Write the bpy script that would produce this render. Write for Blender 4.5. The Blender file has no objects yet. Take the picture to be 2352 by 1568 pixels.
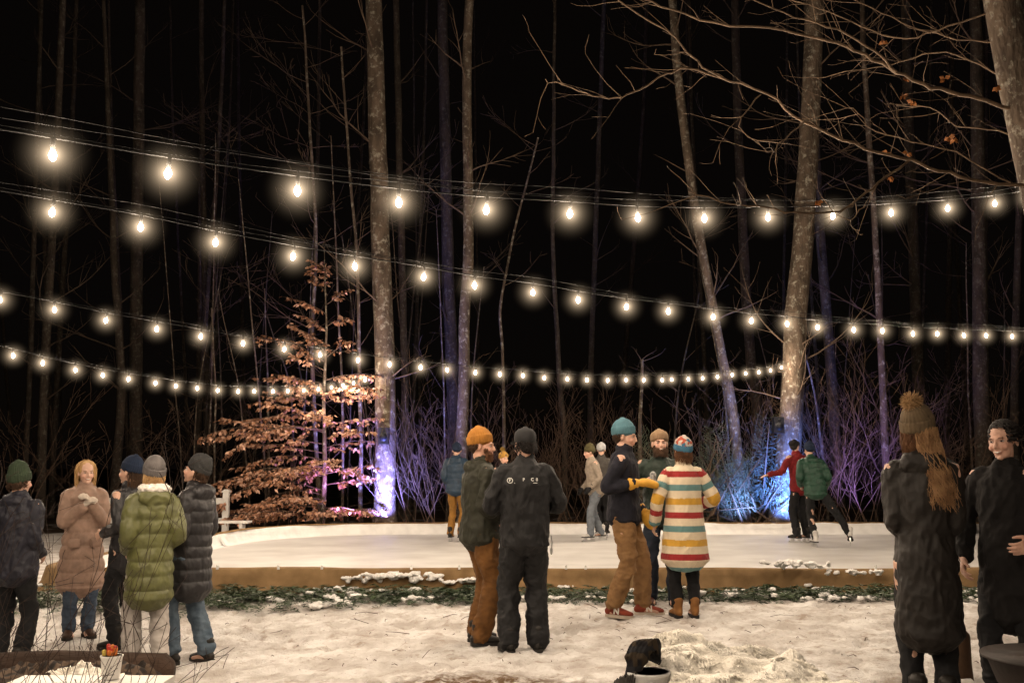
import bpy, math, random, time
import numpy as np
from mathutils import Vector as V, Matrix, noise
from mathutils.bvhtree import BVHTree
T0=time.time()
R=random.Random(7)
sc=bpy.context.scene
COL=sc.collection
sc.view_settings.view_transform='Standard'
# ---------------- camera ----------------
FPX=2287.0; CH=1.55; TH=math.atan((1065-784)/FPX)
cd=bpy.data.cameras.new('camera'); cd.lens=35; cd.sensor_width=36; cd.clip_end=600; cd.clip_start=.05
cam=bpy.data.objects.new('camera',cd); COL.objects.link(cam)
cam.location=(0,0,CH); cam.rotation_euler=(math.pi/2+TH,0,0); sc.camera=cam
def ray(px,py):
    u=(px-1176)/FPX; v=(784-py)/FPX
    return V((u, math.cos(TH)-v*math.sin(TH), math.sin(TH)+v*math.cos(TH)))
def W(px,py,d):
    r=ray(px,py); r*=d/r.y
    return V((r.x,r.y,r.z+CH))
# ---------------- mesh builder ----------------
def catmull(P,per):
    out=[]
    n=len(P)
    for i in range(n-1):
        p0=P[max(i-1,0)];p1=P[i];p2=P[i+1];p3=P[min(i+2,n-1)]
        for k in range(per):
            t=k/per
            out.append(tuple(.5*((2*b)+(-a+c)*t+(2*a-5*b+4*c-d)*t*t+(-a+3*b-3*c+d)*t**3) for a,b,c,d in zip(p0,p1,p2,p3)))
    out.append(tuple(P[-1])); return out
class MB:
    def __init__(s): s.v=[];s.f=[];s.m=[];s.cur=0
    def face(s,*i): s.f.append(i); s.m.append(s.cur)
    def loft(s,secs,n=12,cap=True,side=(1,0,0),mod=None):
        N=len(secs); P=[V(q[:3]) for q in secs]
        ax=V(side); TT=[]
        for i in range(N):
            t=(P[min(i+1,N-1)]-P[max(i-1,0)])
            if t.length<1e-7: t=V((0,0,1))
            t.normalize()
            w=ax-t*ax.dot(t)
            if w.length<.15:
                w=V((0,1,0))-t*t.y
                if w.length<.15: w=V((1,0,0))-t*t.x
            ax=w.normalized(); TT.append((t,ax.copy()))
        def ring(c,t,ax,a,b,i):
            ay=t.cross(ax); st=len(s.v)
            for k in range(n):
                th=2*math.pi*k/n; m=1 if mod is None else mod(th,i)
                s.v.append(c+ax*(a*m*math.cos(th))+ay*(b*m*math.sin(th)))
            return st
        def tip(c): s.v.append(c); return len(s.v)-1
        seq=[]
        t,axx=TT[0]; a,b=secs[0][3],secs[0][4]; m=min(a,b)
        if cap:
            t0=tip(P[0]-t*m*.6); seq.append(ring(P[0]-t*m*.45,t,axx,a*.62,b*.62,0))
        for i in range(N):
            t,axx=TT[i]; seq.append(ring(P[i],t,axx,secs[i][3],secs[i][4],i))
        if cap:
            t,axx=TT[-1]; a,b=secs[-1][3],secs[-1][4]; m=min(a,b)
            seq.append(ring(P[-1]+t*m*.45,t,axx,a*.62,b*.62,N-1)); t1=tip(P[-1]+t*m*.6)
        for q in range(len(seq)-1):
            A=seq[q];B=seq[q+1]
            for k in range(n):
                k2=(k+1)%n; s.face(A+k,A+k2,B+k2,B+k)
        if cap:
            A=seq[0];B=seq[-1]
            for k in range(n):
                k2=(k+1)%n; s.face(t0,A+k2,A+k); s.face(t1,B+k,B+k2)
    def tube(s,pts,rad,n=5,cap=False):
        s.loft([(p[0],p[1],p[2],r,r) for p,r in zip(pts,rad)],n=n,cap=cap)
    def ell(s,c,r,M=None,nu=16,nv=10):
        st=len(s.v); c=V(c)
        def add(p):
            p=c+V(p); s.v.append(M@p if M is not None else p)
        add((0,0,-r[2]))
        for j in range(1,nv):
            ph=-math.pi/2+math.pi*j/nv
            for i in range(nu):
                th=2*math.pi*i/nu; add((r[0]*math.cos(ph)*math.cos(th),r[1]*math.cos(ph)*math.sin(th),r[2]*math.sin(ph)))
        add((0,0,r[2])); e=len(s.v)-1
        for i in range(nu):
            i2=(i+1)%nu
            s.face(st,st+1+i2,st+1+i)
            for j in range(nv-2):
                a=st+1+j*nu; s.face(a+i,a+i2,a+nu+i2,a+nu+i)
            a=st+1+(nv-2)*nu; s.face(a+i,a+i2,e)
    def box(s,lo,hi,M=None):
        st=len(s.v)
        for z in (lo[2],hi[2]):
            for x,y in ((lo[0],lo[1]),(hi[0],lo[1]),(hi[0],hi[1]),(lo[0],hi[1])):
                p=V((x,y,z)); s.v.append(M@p if M is not None else p)
        for q in ((3,2,1,0),(4,5,6,7),(0,1,5,4),(1,2,6,5),(2,3,7,6),(3,0,4,7)): s.face(*[st+i for i in q])
    def leaf(s,p,d,up,L,Wd):
        sd=d.cross(up)
        if sd.length<1e-4: sd=V((1,0,0))
        sd.normalize(); st=len(s.v)
        nn=sd.cross(d).normalized()
        s.v+= [p, p+d*L*.45+sd*Wd*.5+nn*L*.06, p+d*L, p+d*L*.45-sd*Wd*.5+nn*L*.06]
        s.face(st,st+1,st+2); s.face(st,st+2,st+3)
    def xf(s,M,st=0):
        for i in range(st,len(s.v)): s.v[i]=M@s.v[i]
    def mesh(s,name,smooth=True):
        me=bpy.data.meshes.new(name); me.from_pydata([tuple(p) for p in s.v],[],s.f)
        if any(s.m): me.polygons.foreach_set('material_index',s.m)
        if smooth: me.polygons.foreach_set('use_smooth',[True]*len(s.f))
        me.update(); return me
def obj(name,me,mats=(),parent=None,label=None,cat=None,group=None,kind=None,loc=None):
    o=bpy.data.objects.new(name,me); COL.objects.link(o)
    if me is not None:
        for m in (mats if isinstance(mats,(list,tuple)) else [mats]): me.materials.append(m)
    if parent: o.parent=parent
    if label: o['label']=label
    if cat: o['category']=cat
    if group: o['group']=group
    if kind: o['kind']=kind
    if loc is not None: o.location=loc
    return o
VC=bpy.data.collections.new('work'); VS=bpy.data.scenes.new('work'); VS.collection.children.link(VC)
def vox(me,size,sm=1):
    o=bpy.data.objects.new('tmp',me); VC.objects.link(o)
    m=o.modifiers.new('r','REMESH'); m.mode='VOXEL'; m.voxel_size=size; m.use_smooth_shade=True
    if sm:
        q=o.modifiers.new('s','SMOOTH'); q.factor=.5; q.iterations=sm
    vl=VS.view_layers[0]; vl.update()
    dg=vl.depsgraph; dg.update()
    m2=bpy.data.meshes.new_from_object(o.evaluated_get(dg))
    bpy.data.objects.remove(o); bpy.data.meshes.remove(me)
    return m2
def getco(me):
    n=len(me.vertices); c=np.empty(n*3,np.float32); me.vertices.foreach_get('co',c); return c.reshape(-1,3)
def wrinkle(me,amp,s,st=(1,1,1),seed=0,f2=2.3):
    n=len(me.vertices); c=getco(me); nr=np.empty(n*3,np.float32); me.vertices.foreach_get('normal',nr); nr=nr.reshape(-1,3)
    q=(c*np.array([s*st[0],s*st[1],s*st[2]])+np.array([seed,0,0])).tolist(); N_=noise.noise
    a=np.array([N_(p) for p in q]); b=np.array([N_((p[0]*f2,p[1]*f2,p[2]*f2)) for p in q])
    h=amp*((1-2.2*np.abs(a))-.55)+amp*.45*b
    c=c+nr*h[:,None]; me.vertices.foreach_set('co',c.astype(np.float32).ravel()); me.update()
# ---------------- materials ----------------
def mat(name,col,rough=.8,ns=8,na=.25,bs=60,bstr=.3,metal=0,attr=False,spec=.3,col2=None,stretch=(1,1,1),bdist=.004,det=4,sheen=0):
    m=bpy.data.materials.new(name); m.use_nodes=True; nt=m.node_tree; N=nt.nodes; L=nt.links
    b=N['Principled BSDF']; b.inputs['Roughness'].default_value=rough; b.inputs['Metallic'].default_value=metal
    b.inputs['Specular IOR Level'].default_value=spec
    if sheen: b.inputs['Sheen Weight'].default_value=sheen
    tc=N.new('ShaderNodeTexCoord'); mp=N.new('ShaderNodeMapping'); mp.inputs['Scale'].default_value=stretch
    L.new(tc.outputs['Object'],mp.inputs['Vector'])
    n1=N.new('ShaderNodeTexNoise'); n1.inputs['Scale'].default_value=ns; n1.inputs['Detail'].default_value=det
    L.new(mp.outputs[0],n1.inputs['Vector'])
    rp=N.new('ShaderNodeValToRGB'); rp.color_ramp.elements[0].position=.3; rp.color_ramp.elements[1].position=.72
    c2=col2 if col2 else [min(1,c*(1+na)) for c in col]
    c1=col if col2 else [c*(1-na) for c in col]
    rp.color_ramp.elements[0].color=(*c1,1); rp.color_ramp.elements[1].color=(*c2,1)
    L.new(n1.outputs['Fac'],rp.inputs[0])
    if attr:
        at=N.new('ShaderNodeAttribute'); at.attribute_name='Col'
        mx=N.new('ShaderNodeMix'); mx.data_type='RGBA'; mx.blend_type='MULTIPLY'; mx.inputs[0].default_value=1
        L.new(at.outputs['Color'],mx.inputs[6]); L.new(rp.outputs[0],mx.inputs[7]); L.new(mx.outputs[2],b.inputs['Base Color'])
    else: L.new(rp.outputs[0],b.inputs['Base Color'])
    n2=N.new('ShaderNodeTexNoise'); n2.inputs['Scale'].default_value=bs; n2.inputs['Detail'].default_value=2
    L.new(mp.outputs[0],n2.inputs['Vector'])
    bp=N.new('ShaderNodeBump'); bp.inputs['Strength'].default_value=bstr; bp.inputs['Distance'].default_value=bdist
    L.new(n2.outputs['Fac'],bp.inputs['Height']); L.new(bp.outputs[0],b.inputs['Normal'])
    return m
def emis(name,col,st):
    m=bpy.data.materials.new(name); m.use_nodes=True; N=m.node_tree.nodes; N.clear()
    e=N.new('ShaderNodeEmission'); e.inputs[0].default_value=(*col,1); e.inputs[1].default_value=st
    o=N.new('ShaderNodeOutputMaterial'); m.node_tree.links.new(e.outputs[0],o.inputs[0]); return m
M_skin=mat('skin',(1,1,1),.5,20,.06,90,.1,attr=True,spec=.4)
M_eye=mat('eye_white',(.45,.42,.4),.2,20,.05)
M_teeth=mat('teeth',(.7,.67,.6),.3,10,.05)
def cloth(name,c,**k):
    a=dict(rough=.9,ns=14,na=.22,bs=260,bstr=.5,bdist=.002); a.update(k); return mat(name,c,**a)
# ---------------- terrain ----------------
CP=[(-.05,8.4,0),(-.5,8.85,0),(1.1,10,.065),(1.7,9.9,.075),(1.5,10.7,.07),(-4.3,9.9,-.13),(-3.2,8.2,-.13),(-3.2,8.7,-.14),(-4.8,8.5,-.14),
    (2.4,5.6,.13),(2.8,5.8,.12),(.9,5.2,.02),(-2,4.5,-.08),(0,4,0),(-3,11.5,.03),(0,11.5,.07),(4,11.3,.08),(4,8,.1),(-6,11.5,0)]
def gs(x,y):
    if y>11.6 : return .07
    w=.02; z=0
    for a,b,c in CP:
        e=((x-a)**2+(y-b)**2)/2.2
        if e<30: g=math.exp(-e); w+=g; z+=g*c
    z/=w
    k=min(1,max(0,(y-10.7)/.9)); return z*(1-k)+.07*k
# boot prints pressed in the snow
PR=random.Random(77); PRN={}
for i in range(900):
    x=PR.uniform(-5,5); y=PR.uniform(3.8,10.7); a=PR.uniform(0,3.14)
    for cx_ in (int(x//.5)-1,int(x//.5),int(x//.5)+1):
        for cy_ in (int(y//.5)-1,int(y//.5),int(y//.5)+1): PRN.setdefault((cx_,cy_),[]).append((x,y,math.cos(a),math.sin(a),PR.uniform(.012,.03)))
def prints(x,y):
    z=0
    for a,b,c,s_,h in PRN.get((int(x//.5),int(y//.5)),()):
        dx=x-a; dy=y-b; u=(dx*c+dy*s_)/.14; v=(-dx*s_+dy*c)/.055; q=u*u+v*v
        if q<4: z-=h*math.exp(-q*q*.7) ; z+=h*.35*math.exp(-(q-1.6)**2*2)
    return z
def gz(x,y):
    z=gs(x,y); 
    a=1.0
    if -6<x<12 and 11.6<y<21.1: a=.1
    n=noise.noise(V((x*1.1,y*1.1,0)))*.022+noise.noise(V((x*4.5,y*4.5,3)))*.022+abs(noise.noise(V((x*9,y*9,7))))*.026-noise.noise(V((x*16,y*16,1)))*.012
    if 3.5<y<11: n+=prints(x,y)
    if y>22: n+=noise.noise(V((x*.15,y*.15,9)))*.25*min(1,(y-22)/6)
    return z+n*a
def axis(segs):
    out=[]
    for a,b,st in segs:
        n=max(1,round((b-a)/st)); out+=[a+(b-a)*i/n for i in range(n)]
    out.append(segs[-1][1]); return out
xs=axis([(-200,-40,20),(-40,-12,2),(-12,-6,.4),(-6,6,.035),(6,12,.3),(12,40,2),(40,200,20)])
ys=axis([(-40,0,8),(0,3.5,.5),(3.5,11.6,.035),(11.6,21,.6),(21,30,.3),(30,60,2),(60,300,24)])
mb=MB()
for y in ys:
    for x in xs: mb.v.append((x,y,gz(x,y)))
nx=len(xs)
for j in range(len(ys)-1):
    for i in range(nx-1): a=j*nx+i; mb.face(a,a+1,a+nx+1,a+nx)
def ground_mat():
    m=bpy.data.materials.new('trampled_snow'); m.use_nodes=True; nt=m.node_tree; N=nt.nodes; L=nt.links
    b=N['Principled BSDF']; b.inputs['Roughness'].default_value=.75; b.inputs['Specular IOR Level'].default_value=.25
    g=N.new('ShaderNodeNewGeometry')
    def nz(s,d=5,off=(0,0,0)):
        mp=N.new('ShaderNodeMapping'); mp.inputs['Location'].default_value=off; L.new(g.outputs['Position'],mp.inputs[0])
        n=N.new('ShaderNodeTexNoise'); n.inputs['Scale'].default_value=s; n.inputs['Detail'].default_value=d; n.inputs['Roughness'].default_value=.65; L.new(mp.outputs[0],n.inputs['Vector']); return n.outputs['Fac']
    def ramp(f,a,b_,c1=(0,0,0),c2=(1,1,1)):
        r=N.new('ShaderNodeValToRGB'); r.color_ramp.elements[0].position=a; r.color_ramp.elements[1].position=b_
        r.color_ramp.elements[0].color=(*c1,1); r.color_ramp.elements[1].color=(*c2,1); L.new(f,r.inputs[0]); return r.outputs[0]
    def mix(f,a,c,bt='MIX'):
        x=N.new('ShaderNodeMix'); x.data_type='RGBA'; x.blend_type=bt
        if isinstance(f,float): x.inputs[0].default_value=f
        else: L.new(f,x.inputs[0])
        for s_,q in ((6,a),(7,c)):
            if isinstance(q,tuple): x.inputs[s_].default_value=(*q,1)
            else: L.new(q,x.inputs[s_])
        return x.outputs[2]
    def math_(op,a,b_=None,cl=False):
        x=N.new('ShaderNodeMath'); x.operation=op; x.use_clamp=cl
        for i,q in enumerate((a,b_)):
            if q is None: continue
            if isinstance(q,(int,float)): x.inputs[i].default_value=q
            else: L.new(q,x.inputs[i])
        return x.outputs[0]
    snow=mix(ramp(nz(2.6,8),.38,.62),(.48,.435,.40),(.80,.78,.76))
    dirt=ramp(nz(7,8,(3,1,0)),.55,.66)
    sp=ramp(nz(38,4,(1,5,0)),.64,.70)
    c=mix(math_('MULTIPLY',dirt,.5),snow,(.26,.17,.10)); c=mix(sp,c,(.12,.08,.05))
    vm=N.new('ShaderNodeVectorMath'); vm.operation='DISTANCE'; L.new(g.outputs['Position'],vm.inputs[0]); vm.inputs[1].default_value=(-.22,6.7,0)
    md=math_('SUBTRACT',1.15,vm.outputs['Value'],True); md=math_('MULTIPLY',math_('MULTIPLY',md,2.6),ramp(nz(9,7,(9,2,0)),.40,.55),True)
    c=mix(md,c,(.13,.075,.035))
    vm2=N.new('ShaderNodeVectorMath'); vm2.operation='DISTANCE'; L.new(g.outputs['Position'],vm2.inputs[0]); vm2.inputs[1].default_value=(2.2,6.0,0.1)
    md=math_('SUBTRACT',1.1,vm2.outputs['Value'],True); md=math_('MULTIPLY',math_('MULTIPLY',md,1.6),ramp(nz(10,7,(4,2,0)),.45,.6),True)
    c=mix(md,c,(.16,.1,.055))
    sx=N.new('ShaderNodeSeparateXYZ'); L.new(g.outputs['Position'],sx.inputs[0])
    far=math_('MULTIPLY',math_('SUBTRACT',sx.outputs['Y'],21.2),1.5,True)
    leaf=mix(ramp(nz(14,5),.4,.6),(.03,.02,.012),(.09,.055,.03)); leaf=mix(ramp(nz(.8,5),.56,.62),leaf,(.3,.28,.27))
    c=mix(far,c,leaf)
    L.new(c,b.inputs['Base Color'])
    h=math_('ADD',math_('MULTIPLY',nz(11,6),1.0),math_('MULTIPLY',nz(45,4),.4))
    bp=N.new('ShaderNodeBump'); bp.inputs['Strength'].default_value=1.; bp.inputs['Distance'].default_value=.05; L.new(h,bp.inputs['Height']); L.new(bp.outputs[0],b.inputs['Normal'])
    return m
obj('ground',mb.mesh('ground'),ground_mat(),kind='structure',label='trampled dirty snow ground running into dark forest floor')
print('GROUND',time.time()-T0,flush=True)
# ---------------- rink ----------------
def qb(a,b,c,n=10): return [a*(1-t)**2+b*2*t*(1-t)+c*t*t for t in [i/n for i in range(n+1)]]
A=V((-5.7,11.85,0));B=V((11.5,11.85,0));C=V((11.5,20.9,0));D=V((-4.9,20.9,0))
def seg(a,b,st=.12):
    n=max(1,int((b-a).length/st)); return [a+(b-a)*i/n for i in range(n)]
def corner(p,q,r_,k): 
    u=(p-q).normalized();w=(r_-q).normalized(); return q+u*k,q+w*k
a1,a2=corner(D,A,B,1.0);b1,b2=corner(A,B,C,1.2);c1,c2=corner(B,C,D,2.);d1,d2=corner(C,D,A,3.2)
path=seg(a2,b1)+qb(b1,B,b2)+seg(b2,c1)+qb(c1,C,c2)+seg(c2,d1)+qb(d1,D,d2,22)+seg(d2,a1)+qb(a1,A,a2)[:-1]
def wall(prof,amp,seed):
    m=MB(); n=len(path); k=len(prof)
    for i,p in enumerate(path):
        t=(path[(i+1)%n]-path[i-1]).normalized(); o=V((t.y,-t.x,0))
        for j,(q,z) in enumerate(prof):
            w=noise.noise(V((p.x*1.7+seed,p.y*1.7,j*.35)))*amp+noise.noise(V((p.x*6+seed,p.y*6,j*.5)))*amp*.5
            zz=z+(noise.noise(V((p.x*.9,p.y*.9,5)))*.018+abs(math.sin(i*.12*1.3))*-.012 if z>.2 else 0)
            m.v.append(V((p.x+o.x*(q+w),p.y+o.y*(q+w),zz)))
    for i in range(n):
        i2=(i+1)%n
        for j in range(k-1): m.face(i*k+j,i*k+j+1,i2*k+j+1,i2*k+j)
    return m
rink=obj('ice_rink',None,label='backyard ice rink with white liner and tan burlap covered edge',cat='ice rink')
M_ice=mat('scratched_ice',(.46,.44,.425),.5,1.3,.1,25,.25,col2=(.64,.63,.61),spec=.35,det=8)
M_liner=mat('white_liner',(.70,.69,.68),.5,6,.08,12,.5,bdist=.02)
M_burlap=mat('tan_burlap',(.15,.092,.04),.95,5,.3,120,.5,col2=(.27,.17,.082))
obj('liner',wall([(-.22,.118),(-.12,.14),(-.07,.25),(-.045,.335),(-.02,.345)],.02,1).mesh('liner'),M_liner,rink)
obj('burlap_edge',wall([(-.04,.338),(-.03,.352),(.02,.362),(.07,.34),(.09,.27),(.13,.16),(.19,.07),(.27,.05)],.035,4).mesh('burlap_edge'),M_burlap,rink)
mb=MB(); mb.v=[V((2,16,.12))]+[V((p.x,p.y,.12)) for p in path]
n=len(path)
for i in range(n): mb.face(0,1+i,1+(i+1)%n)
obj('ice',mb.mesh('ice',False),M_ice,rink)
# ---------------- snow clumps & boughs ----------------
M_snow=mat('snow_clump',(.62,.60,.58),.8,10,.08,40,.8,col2=(.80,.79,.78),bdist=.02)
mb=MB()
for i in range(300):
    x=R.uniform(-5.6,8); y=R.uniform(10.72,11.74); r=R.uniform(.015,.05)
    if noise.noise(V((x*1.3,0,4)))<.02 and R.random()<.8: continue
    h=.05+.06*(y-10.75)*R.random()
    for k in range(3): mb.ell((x+R.uniform(-.1,.1),y+R.uniform(-.06,.06),gs(x,y)+h),(r*R.uniform(1,1.7),r*R.uniform(.7,1.3),r*R.uniform(.4,.7)),nu=12,nv=8)
for (px,py,wd) in ((880,1322,60),(930,1316,70),(830,1329,40),(1815,1291,60),(1850,1296,50),(980,1326,30),(1960,1312,60),(1060,1332,30)):
    p=W(px,py,11.68); 
    for k in range(14): mb.ell((p.x+R.uniform(-1,1)*wd/180,p.y+R.uniform(-.04,.06),p.z+R.uniform(-.03,.02)),(R.uniform(.02,.07),.04,R.uniform(.012,.025)),nu=12,nv=8)
me=vox(mb.mesh('s'),.011,1); wrinkle(me,.016,14); wrinkle(me,.008,34)
obj('snow_clumps',me,M_snow,kind='stuff',label='clumps of snow lying on evergreen boughs beside the rink')
M_fir=mat('fir_needles',(.014,.030,.011),.55,3,.3,40,.1,col2=(.05,.08,.028),spec=.5)
mb=MB()
for i in range(1900):
    x=R.uniform(-5.8,8.5); y=R.triangular(10.75,11.8,11.4)
    if x<-4.6 and R.random()<.4: continue
    z=gs(x,y)+R.uniform(.025,.085)+.04*R.random()*max(0,(y-10.8))
    an=R.uniform(-.6,3.7)+math.pi; L_=R.uniform(.12,.32)
    d=V((math.cos(an),math.sin(an)*.6,R.uniform(-.15,.3))).normalized(); p=V((x,y,z))
    for k in range(9):
        t=k/9; q=p+d*L_*t+V((0,0,-.10*t*t))
        for sgn in (-1,1):
            sd=(d.cross(V((0,0,1))).normalized()*sgn+d*.7+V((0,0,R.uniform(-.4,.25)))).normalized()
            mb.leaf(q,sd,V((R.uniform(-.6,.6),R.uniform(-.6,.6),1)),L_*.33*(1.1-t*.6),.022)
obj('evergreen_boughs',mb.mesh('evergreen_boughs',False),M_fir,kind='stuff',label='cut evergreen boughs laid along the rink edge')
mb=MB()
for i in range(260):
    x=R.uniform(-4.5,4.5);y=R.uniform(4.2,10.6);a=R.uniform(0,6.3);L_=R.choice([.02,.03,.04,.05,.05,.08,.22]) 
    p=V((x,y,gz(x,y)+.012)); q=p+V((math.cos(a),math.sin(a),R.uniform(0,.15)))*L_; q.z=max(q.z,gz(q.x,q.y)+.01); mm=(p+q)/2+V((R.uniform(-.2,.2)*L_,R.uniform(-.2,.2)*L_,.01))
    mb.tube([p,mm,q],[.0035,.003,.0015],4)
M_twig=mat('brown_twig',(.07,.04,.022),.8,30,.4,80,.3)
obj('twig_litter',mb.mesh('twig_litter'),M_twig,kind='stuff',label='small brown twigs scattered over trampled snow')
# ---------------- trees ----------------
def bark(name,c1,c2,sp=.45,sc_=11):
    m=mat(name,c1,.9,5,.2,26,1.,col2=c2,stretch=(1,1,.4),bdist=.03,det=6)
    nt=m.node_tree;N=nt.nodes;L=nt.links
    n=N.new('ShaderNodeTexNoise'); n.inputs['Scale'].default_value=sc_; n.inputs['Detail'].default_value=6; n.inputs['Roughness'].default_value=.7; tc=N.new('ShaderNodeTexCoord'); L.new(tc.outputs['Object'],n.inputs['Vector'])
    r=N.new('ShaderNodeValToRGB'); r.color_ramp.elements[0].position=.53; r.color_ramp.elements[1].position=.64; L.new(n.outputs['Fac'],r.inputs[0])
    b=N['Principled BSDF']; src=b.inputs['Base Color'].links[0].from_socket
    x=N.new('ShaderNodeMix'); x.data_type='RGBA'; L.new(r.outputs[0],x.inputs[0]); L.new(src,x.inputs[6]); x.inputs[7].default_value=(sp,sp*.92,sp*.74,1); L.new(x.outputs[2],b.inputs['Base Color'])
    return m
M_bark=bark('grey_maple_bark',(.042,.030,.021),(.15,.11,.08),.29,8)
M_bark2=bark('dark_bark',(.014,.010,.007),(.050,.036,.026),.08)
M_bark3=bark('pale_near_bark',(.04,.028,.02),(.11,.08,.057),.20)
M_twg=mat('branch_bark',(.055,.036,.025),.85,6,.3,40,.4,col2=(.12,.082,.056))
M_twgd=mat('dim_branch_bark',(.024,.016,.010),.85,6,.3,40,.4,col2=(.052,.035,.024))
M_twg2=mat('shrub_bark',(.052,.031,.021),.85,6,.3,40,.4,col2=(.115,.072,.048))
def grow(mb,p,d,r,L_,depth,rng,n=4,up=.12,jit=.35,kids=3,tips=None,mr=.0025):
    k=max(3,int(L_/.28)) if L_>.8 else 3
    pts=[p.copy()];rad=[r];q=p.copy();dd=d.copy()
    st=L_/k
    for i in range(k):
        dd=(dd+V((rng.uniform(-1,1),rng.uniform(-1,1),rng.uniform(-1,1)))*jit*.5+V((0,0,up*.4))).normalized()
        q=q+dd*st; pts.append(q.copy()); rad.append(max(r*(1-(i+1)/k*.85),mr))
        if depth>0 and i>0:
            for _ in range(kids):
                if rng.random()<.55:
                    sd=V((rng.uniform(-1,1),rng.uniform(-1,1),rng.uniform(-.5,.8)))
                    sd=(dd*.9+sd*.9).normalized()
                    grow(mb,q,sd,rad[-1]*.6,L_*(1-i/k*.6)*rng.uniform(.3,.5),depth-1,rng,n,up,jit,kids,tips,mr)
    if tips is not None: tips+= pts[1:]
    mb.tube(pts,rad,n)
tree_n=0
def tree(px,d,wb,wt,nb,bl,label,mt=None,zb=(.35,1.),depth=1,cat='tree',name='bare_tree',group='leafless trees around the rink',n=12,ext=4,tw=None):
    global tree_n; tree_n+=1
    rng=random.Random(tree_n*13)
    P=[W(x,y,d) for x,y in px]
    b=P[0].copy(); b.z=gs(b.x,b.y)-.1
    if P[0].z>b.z+.15: P=[b]+P
    t=(P[-1]-P[-2]).normalized(); P.append(P[-1]+t*ext)
    s=2304/d; r0=wb/2/s; r1=wt/2/s
    S=[(*p,) for p in P]; S=catmull(S,6)
    zt=S[-1][2]; z0=S[0][2]; secs=[];
    for q in S:
        f=(q[2]-z0)/(zt-z0); r=r0*(1-f)+r1*f; r*=1+.35*math.exp(-max(0,q[2]-z0)*3)
        r*=1+.05*noise.noise(V((q[2]*2,tree_n,0)))
        secs.append((q[0]+.03*noise.noise(V((q[2]*.7,tree_n,5))),q[1],q[2],r,r))
    tb=MB(); tb.loft(secs,n=n,cap=False,mod=lambda th,i:1+.05*noise.noise(V((math.cos(th)*2,math.sin(th)*2,i*.4+tree_n))))
    e=obj(name,None,label=label,cat=cat,group=group,loc=(S[0][0],S[0][1],0))
    off=Matrix.Translation((-S[0][0],-S[0][1],0)); tb.xf(off)
    obj('trunk',tb.mesh('trunk'),mt or M_bark,e)
    if nb:
        cb=MB()
        for i in range(nb):
            f=rng.uniform(*zb); k=min(len(secs)-1,int(f*(len(secs)-1))); q=V(secs[k][:3])
            an=rng.uniform(0,6.28); dr=V((math.cos(an),math.sin(an)*.7,rng.uniform(.1,.9))).normalized()
            grow(cb,q,dr,min(secs[k][3]*.3,.026),bl*rng.uniform(.5,1.2),depth,rng,kids=2,mr=.003)
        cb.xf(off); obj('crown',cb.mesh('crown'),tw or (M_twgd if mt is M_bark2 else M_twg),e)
    return e
tree([(883,1208),(885,1000),(883,800),(872,500),(864,200),(858,0)],22.4,50,36,14,2.2,'tall grey maple trunk with lichen patches lit blue at base',zb=(.3,1),n=20)
tree([(1062,1020),(1066,800),(1076,500),(1072,200),(1078,0)],23.5,28,19,14,1.8,'slim leafless tree with pale mottled bark',zb=(.5,1))
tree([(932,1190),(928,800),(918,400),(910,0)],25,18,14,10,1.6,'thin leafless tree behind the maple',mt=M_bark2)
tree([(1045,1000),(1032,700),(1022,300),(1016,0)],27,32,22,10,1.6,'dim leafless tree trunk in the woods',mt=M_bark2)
tree([(1795,1200),(1815,1000),(1826,760),(1848,500),(1862,250),(1872,0)],22.6,56,38,16,2.2,'thick leaning maple trunk glowing blue at its foot',zb=(.3,1),n=20)
tree([(1692,1010),(1650,780),(1600,500),(1560,200),(1545,0)],24,26,18,14,1.8,'slender leaning tree with pale bark')
tree([(1740,950),(1722,800),(1700,400),(1690,100),(1688,0)],29,26,18,8,1.8,'dim leafless tree trunk in the woods',mt=M_bark2)
tree([(1930,1180),(1905,800),(1882,500),(1860,100)],26,26,18,16,2.2,'dim leafless tree trunk in the woods',mt=M_bark2,depth=2)
tree([(2040,1195),(2026,850),(2008,500),(1985,150),(1980,0)],24,18,9,22,2.3,'young pale barked tree with many side branches',depth=2,zb=(.15,.9))
tree([(2112,960),(2100,600),(2088,300),(2080,0)],28,28,20,14,2.2,'dim leafless tree trunk in the woods',mt=M_bark2,depth=2,tw=M_twg)
tree([(2256,990),(2250,600),(2246,300),(2240,0)],24,38,24,16,2.2,'broad leafless tree behind the skaters',mt=M_bark2,depth=2,tw=M_twg)
tree([(2330,960),(2338,600),(2345,300)],26,20,12,10,2.,'dim leafless tree trunk in the woods',mt=M_bark2,tw=M_twg)
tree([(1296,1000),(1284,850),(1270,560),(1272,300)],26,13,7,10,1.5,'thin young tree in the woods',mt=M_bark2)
tree([(830,1200),(826,900),(820,600),(800,350),(790,200)],22.8,10,5,14,1.8,'thin upright sapling beside the copper beech',ext=1,zb=(.3,.95))
tree([(1470,1000),(1474,840)],25,11,7,3,.6,'broken stump of a thin tree',ext=.1)
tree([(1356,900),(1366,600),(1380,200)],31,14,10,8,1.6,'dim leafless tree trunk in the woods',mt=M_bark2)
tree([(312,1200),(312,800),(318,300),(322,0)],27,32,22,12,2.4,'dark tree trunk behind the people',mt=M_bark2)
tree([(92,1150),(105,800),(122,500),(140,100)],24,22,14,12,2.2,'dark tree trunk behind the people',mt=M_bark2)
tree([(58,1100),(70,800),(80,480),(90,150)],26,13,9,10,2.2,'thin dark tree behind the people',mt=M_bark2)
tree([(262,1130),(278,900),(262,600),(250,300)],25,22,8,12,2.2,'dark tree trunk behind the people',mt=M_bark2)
tree([(118,1150),(135,800),(165,300),(175,0)],30,14,9,10,2.2,'thin dark tree behind the people',mt=M_bark2)
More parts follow.
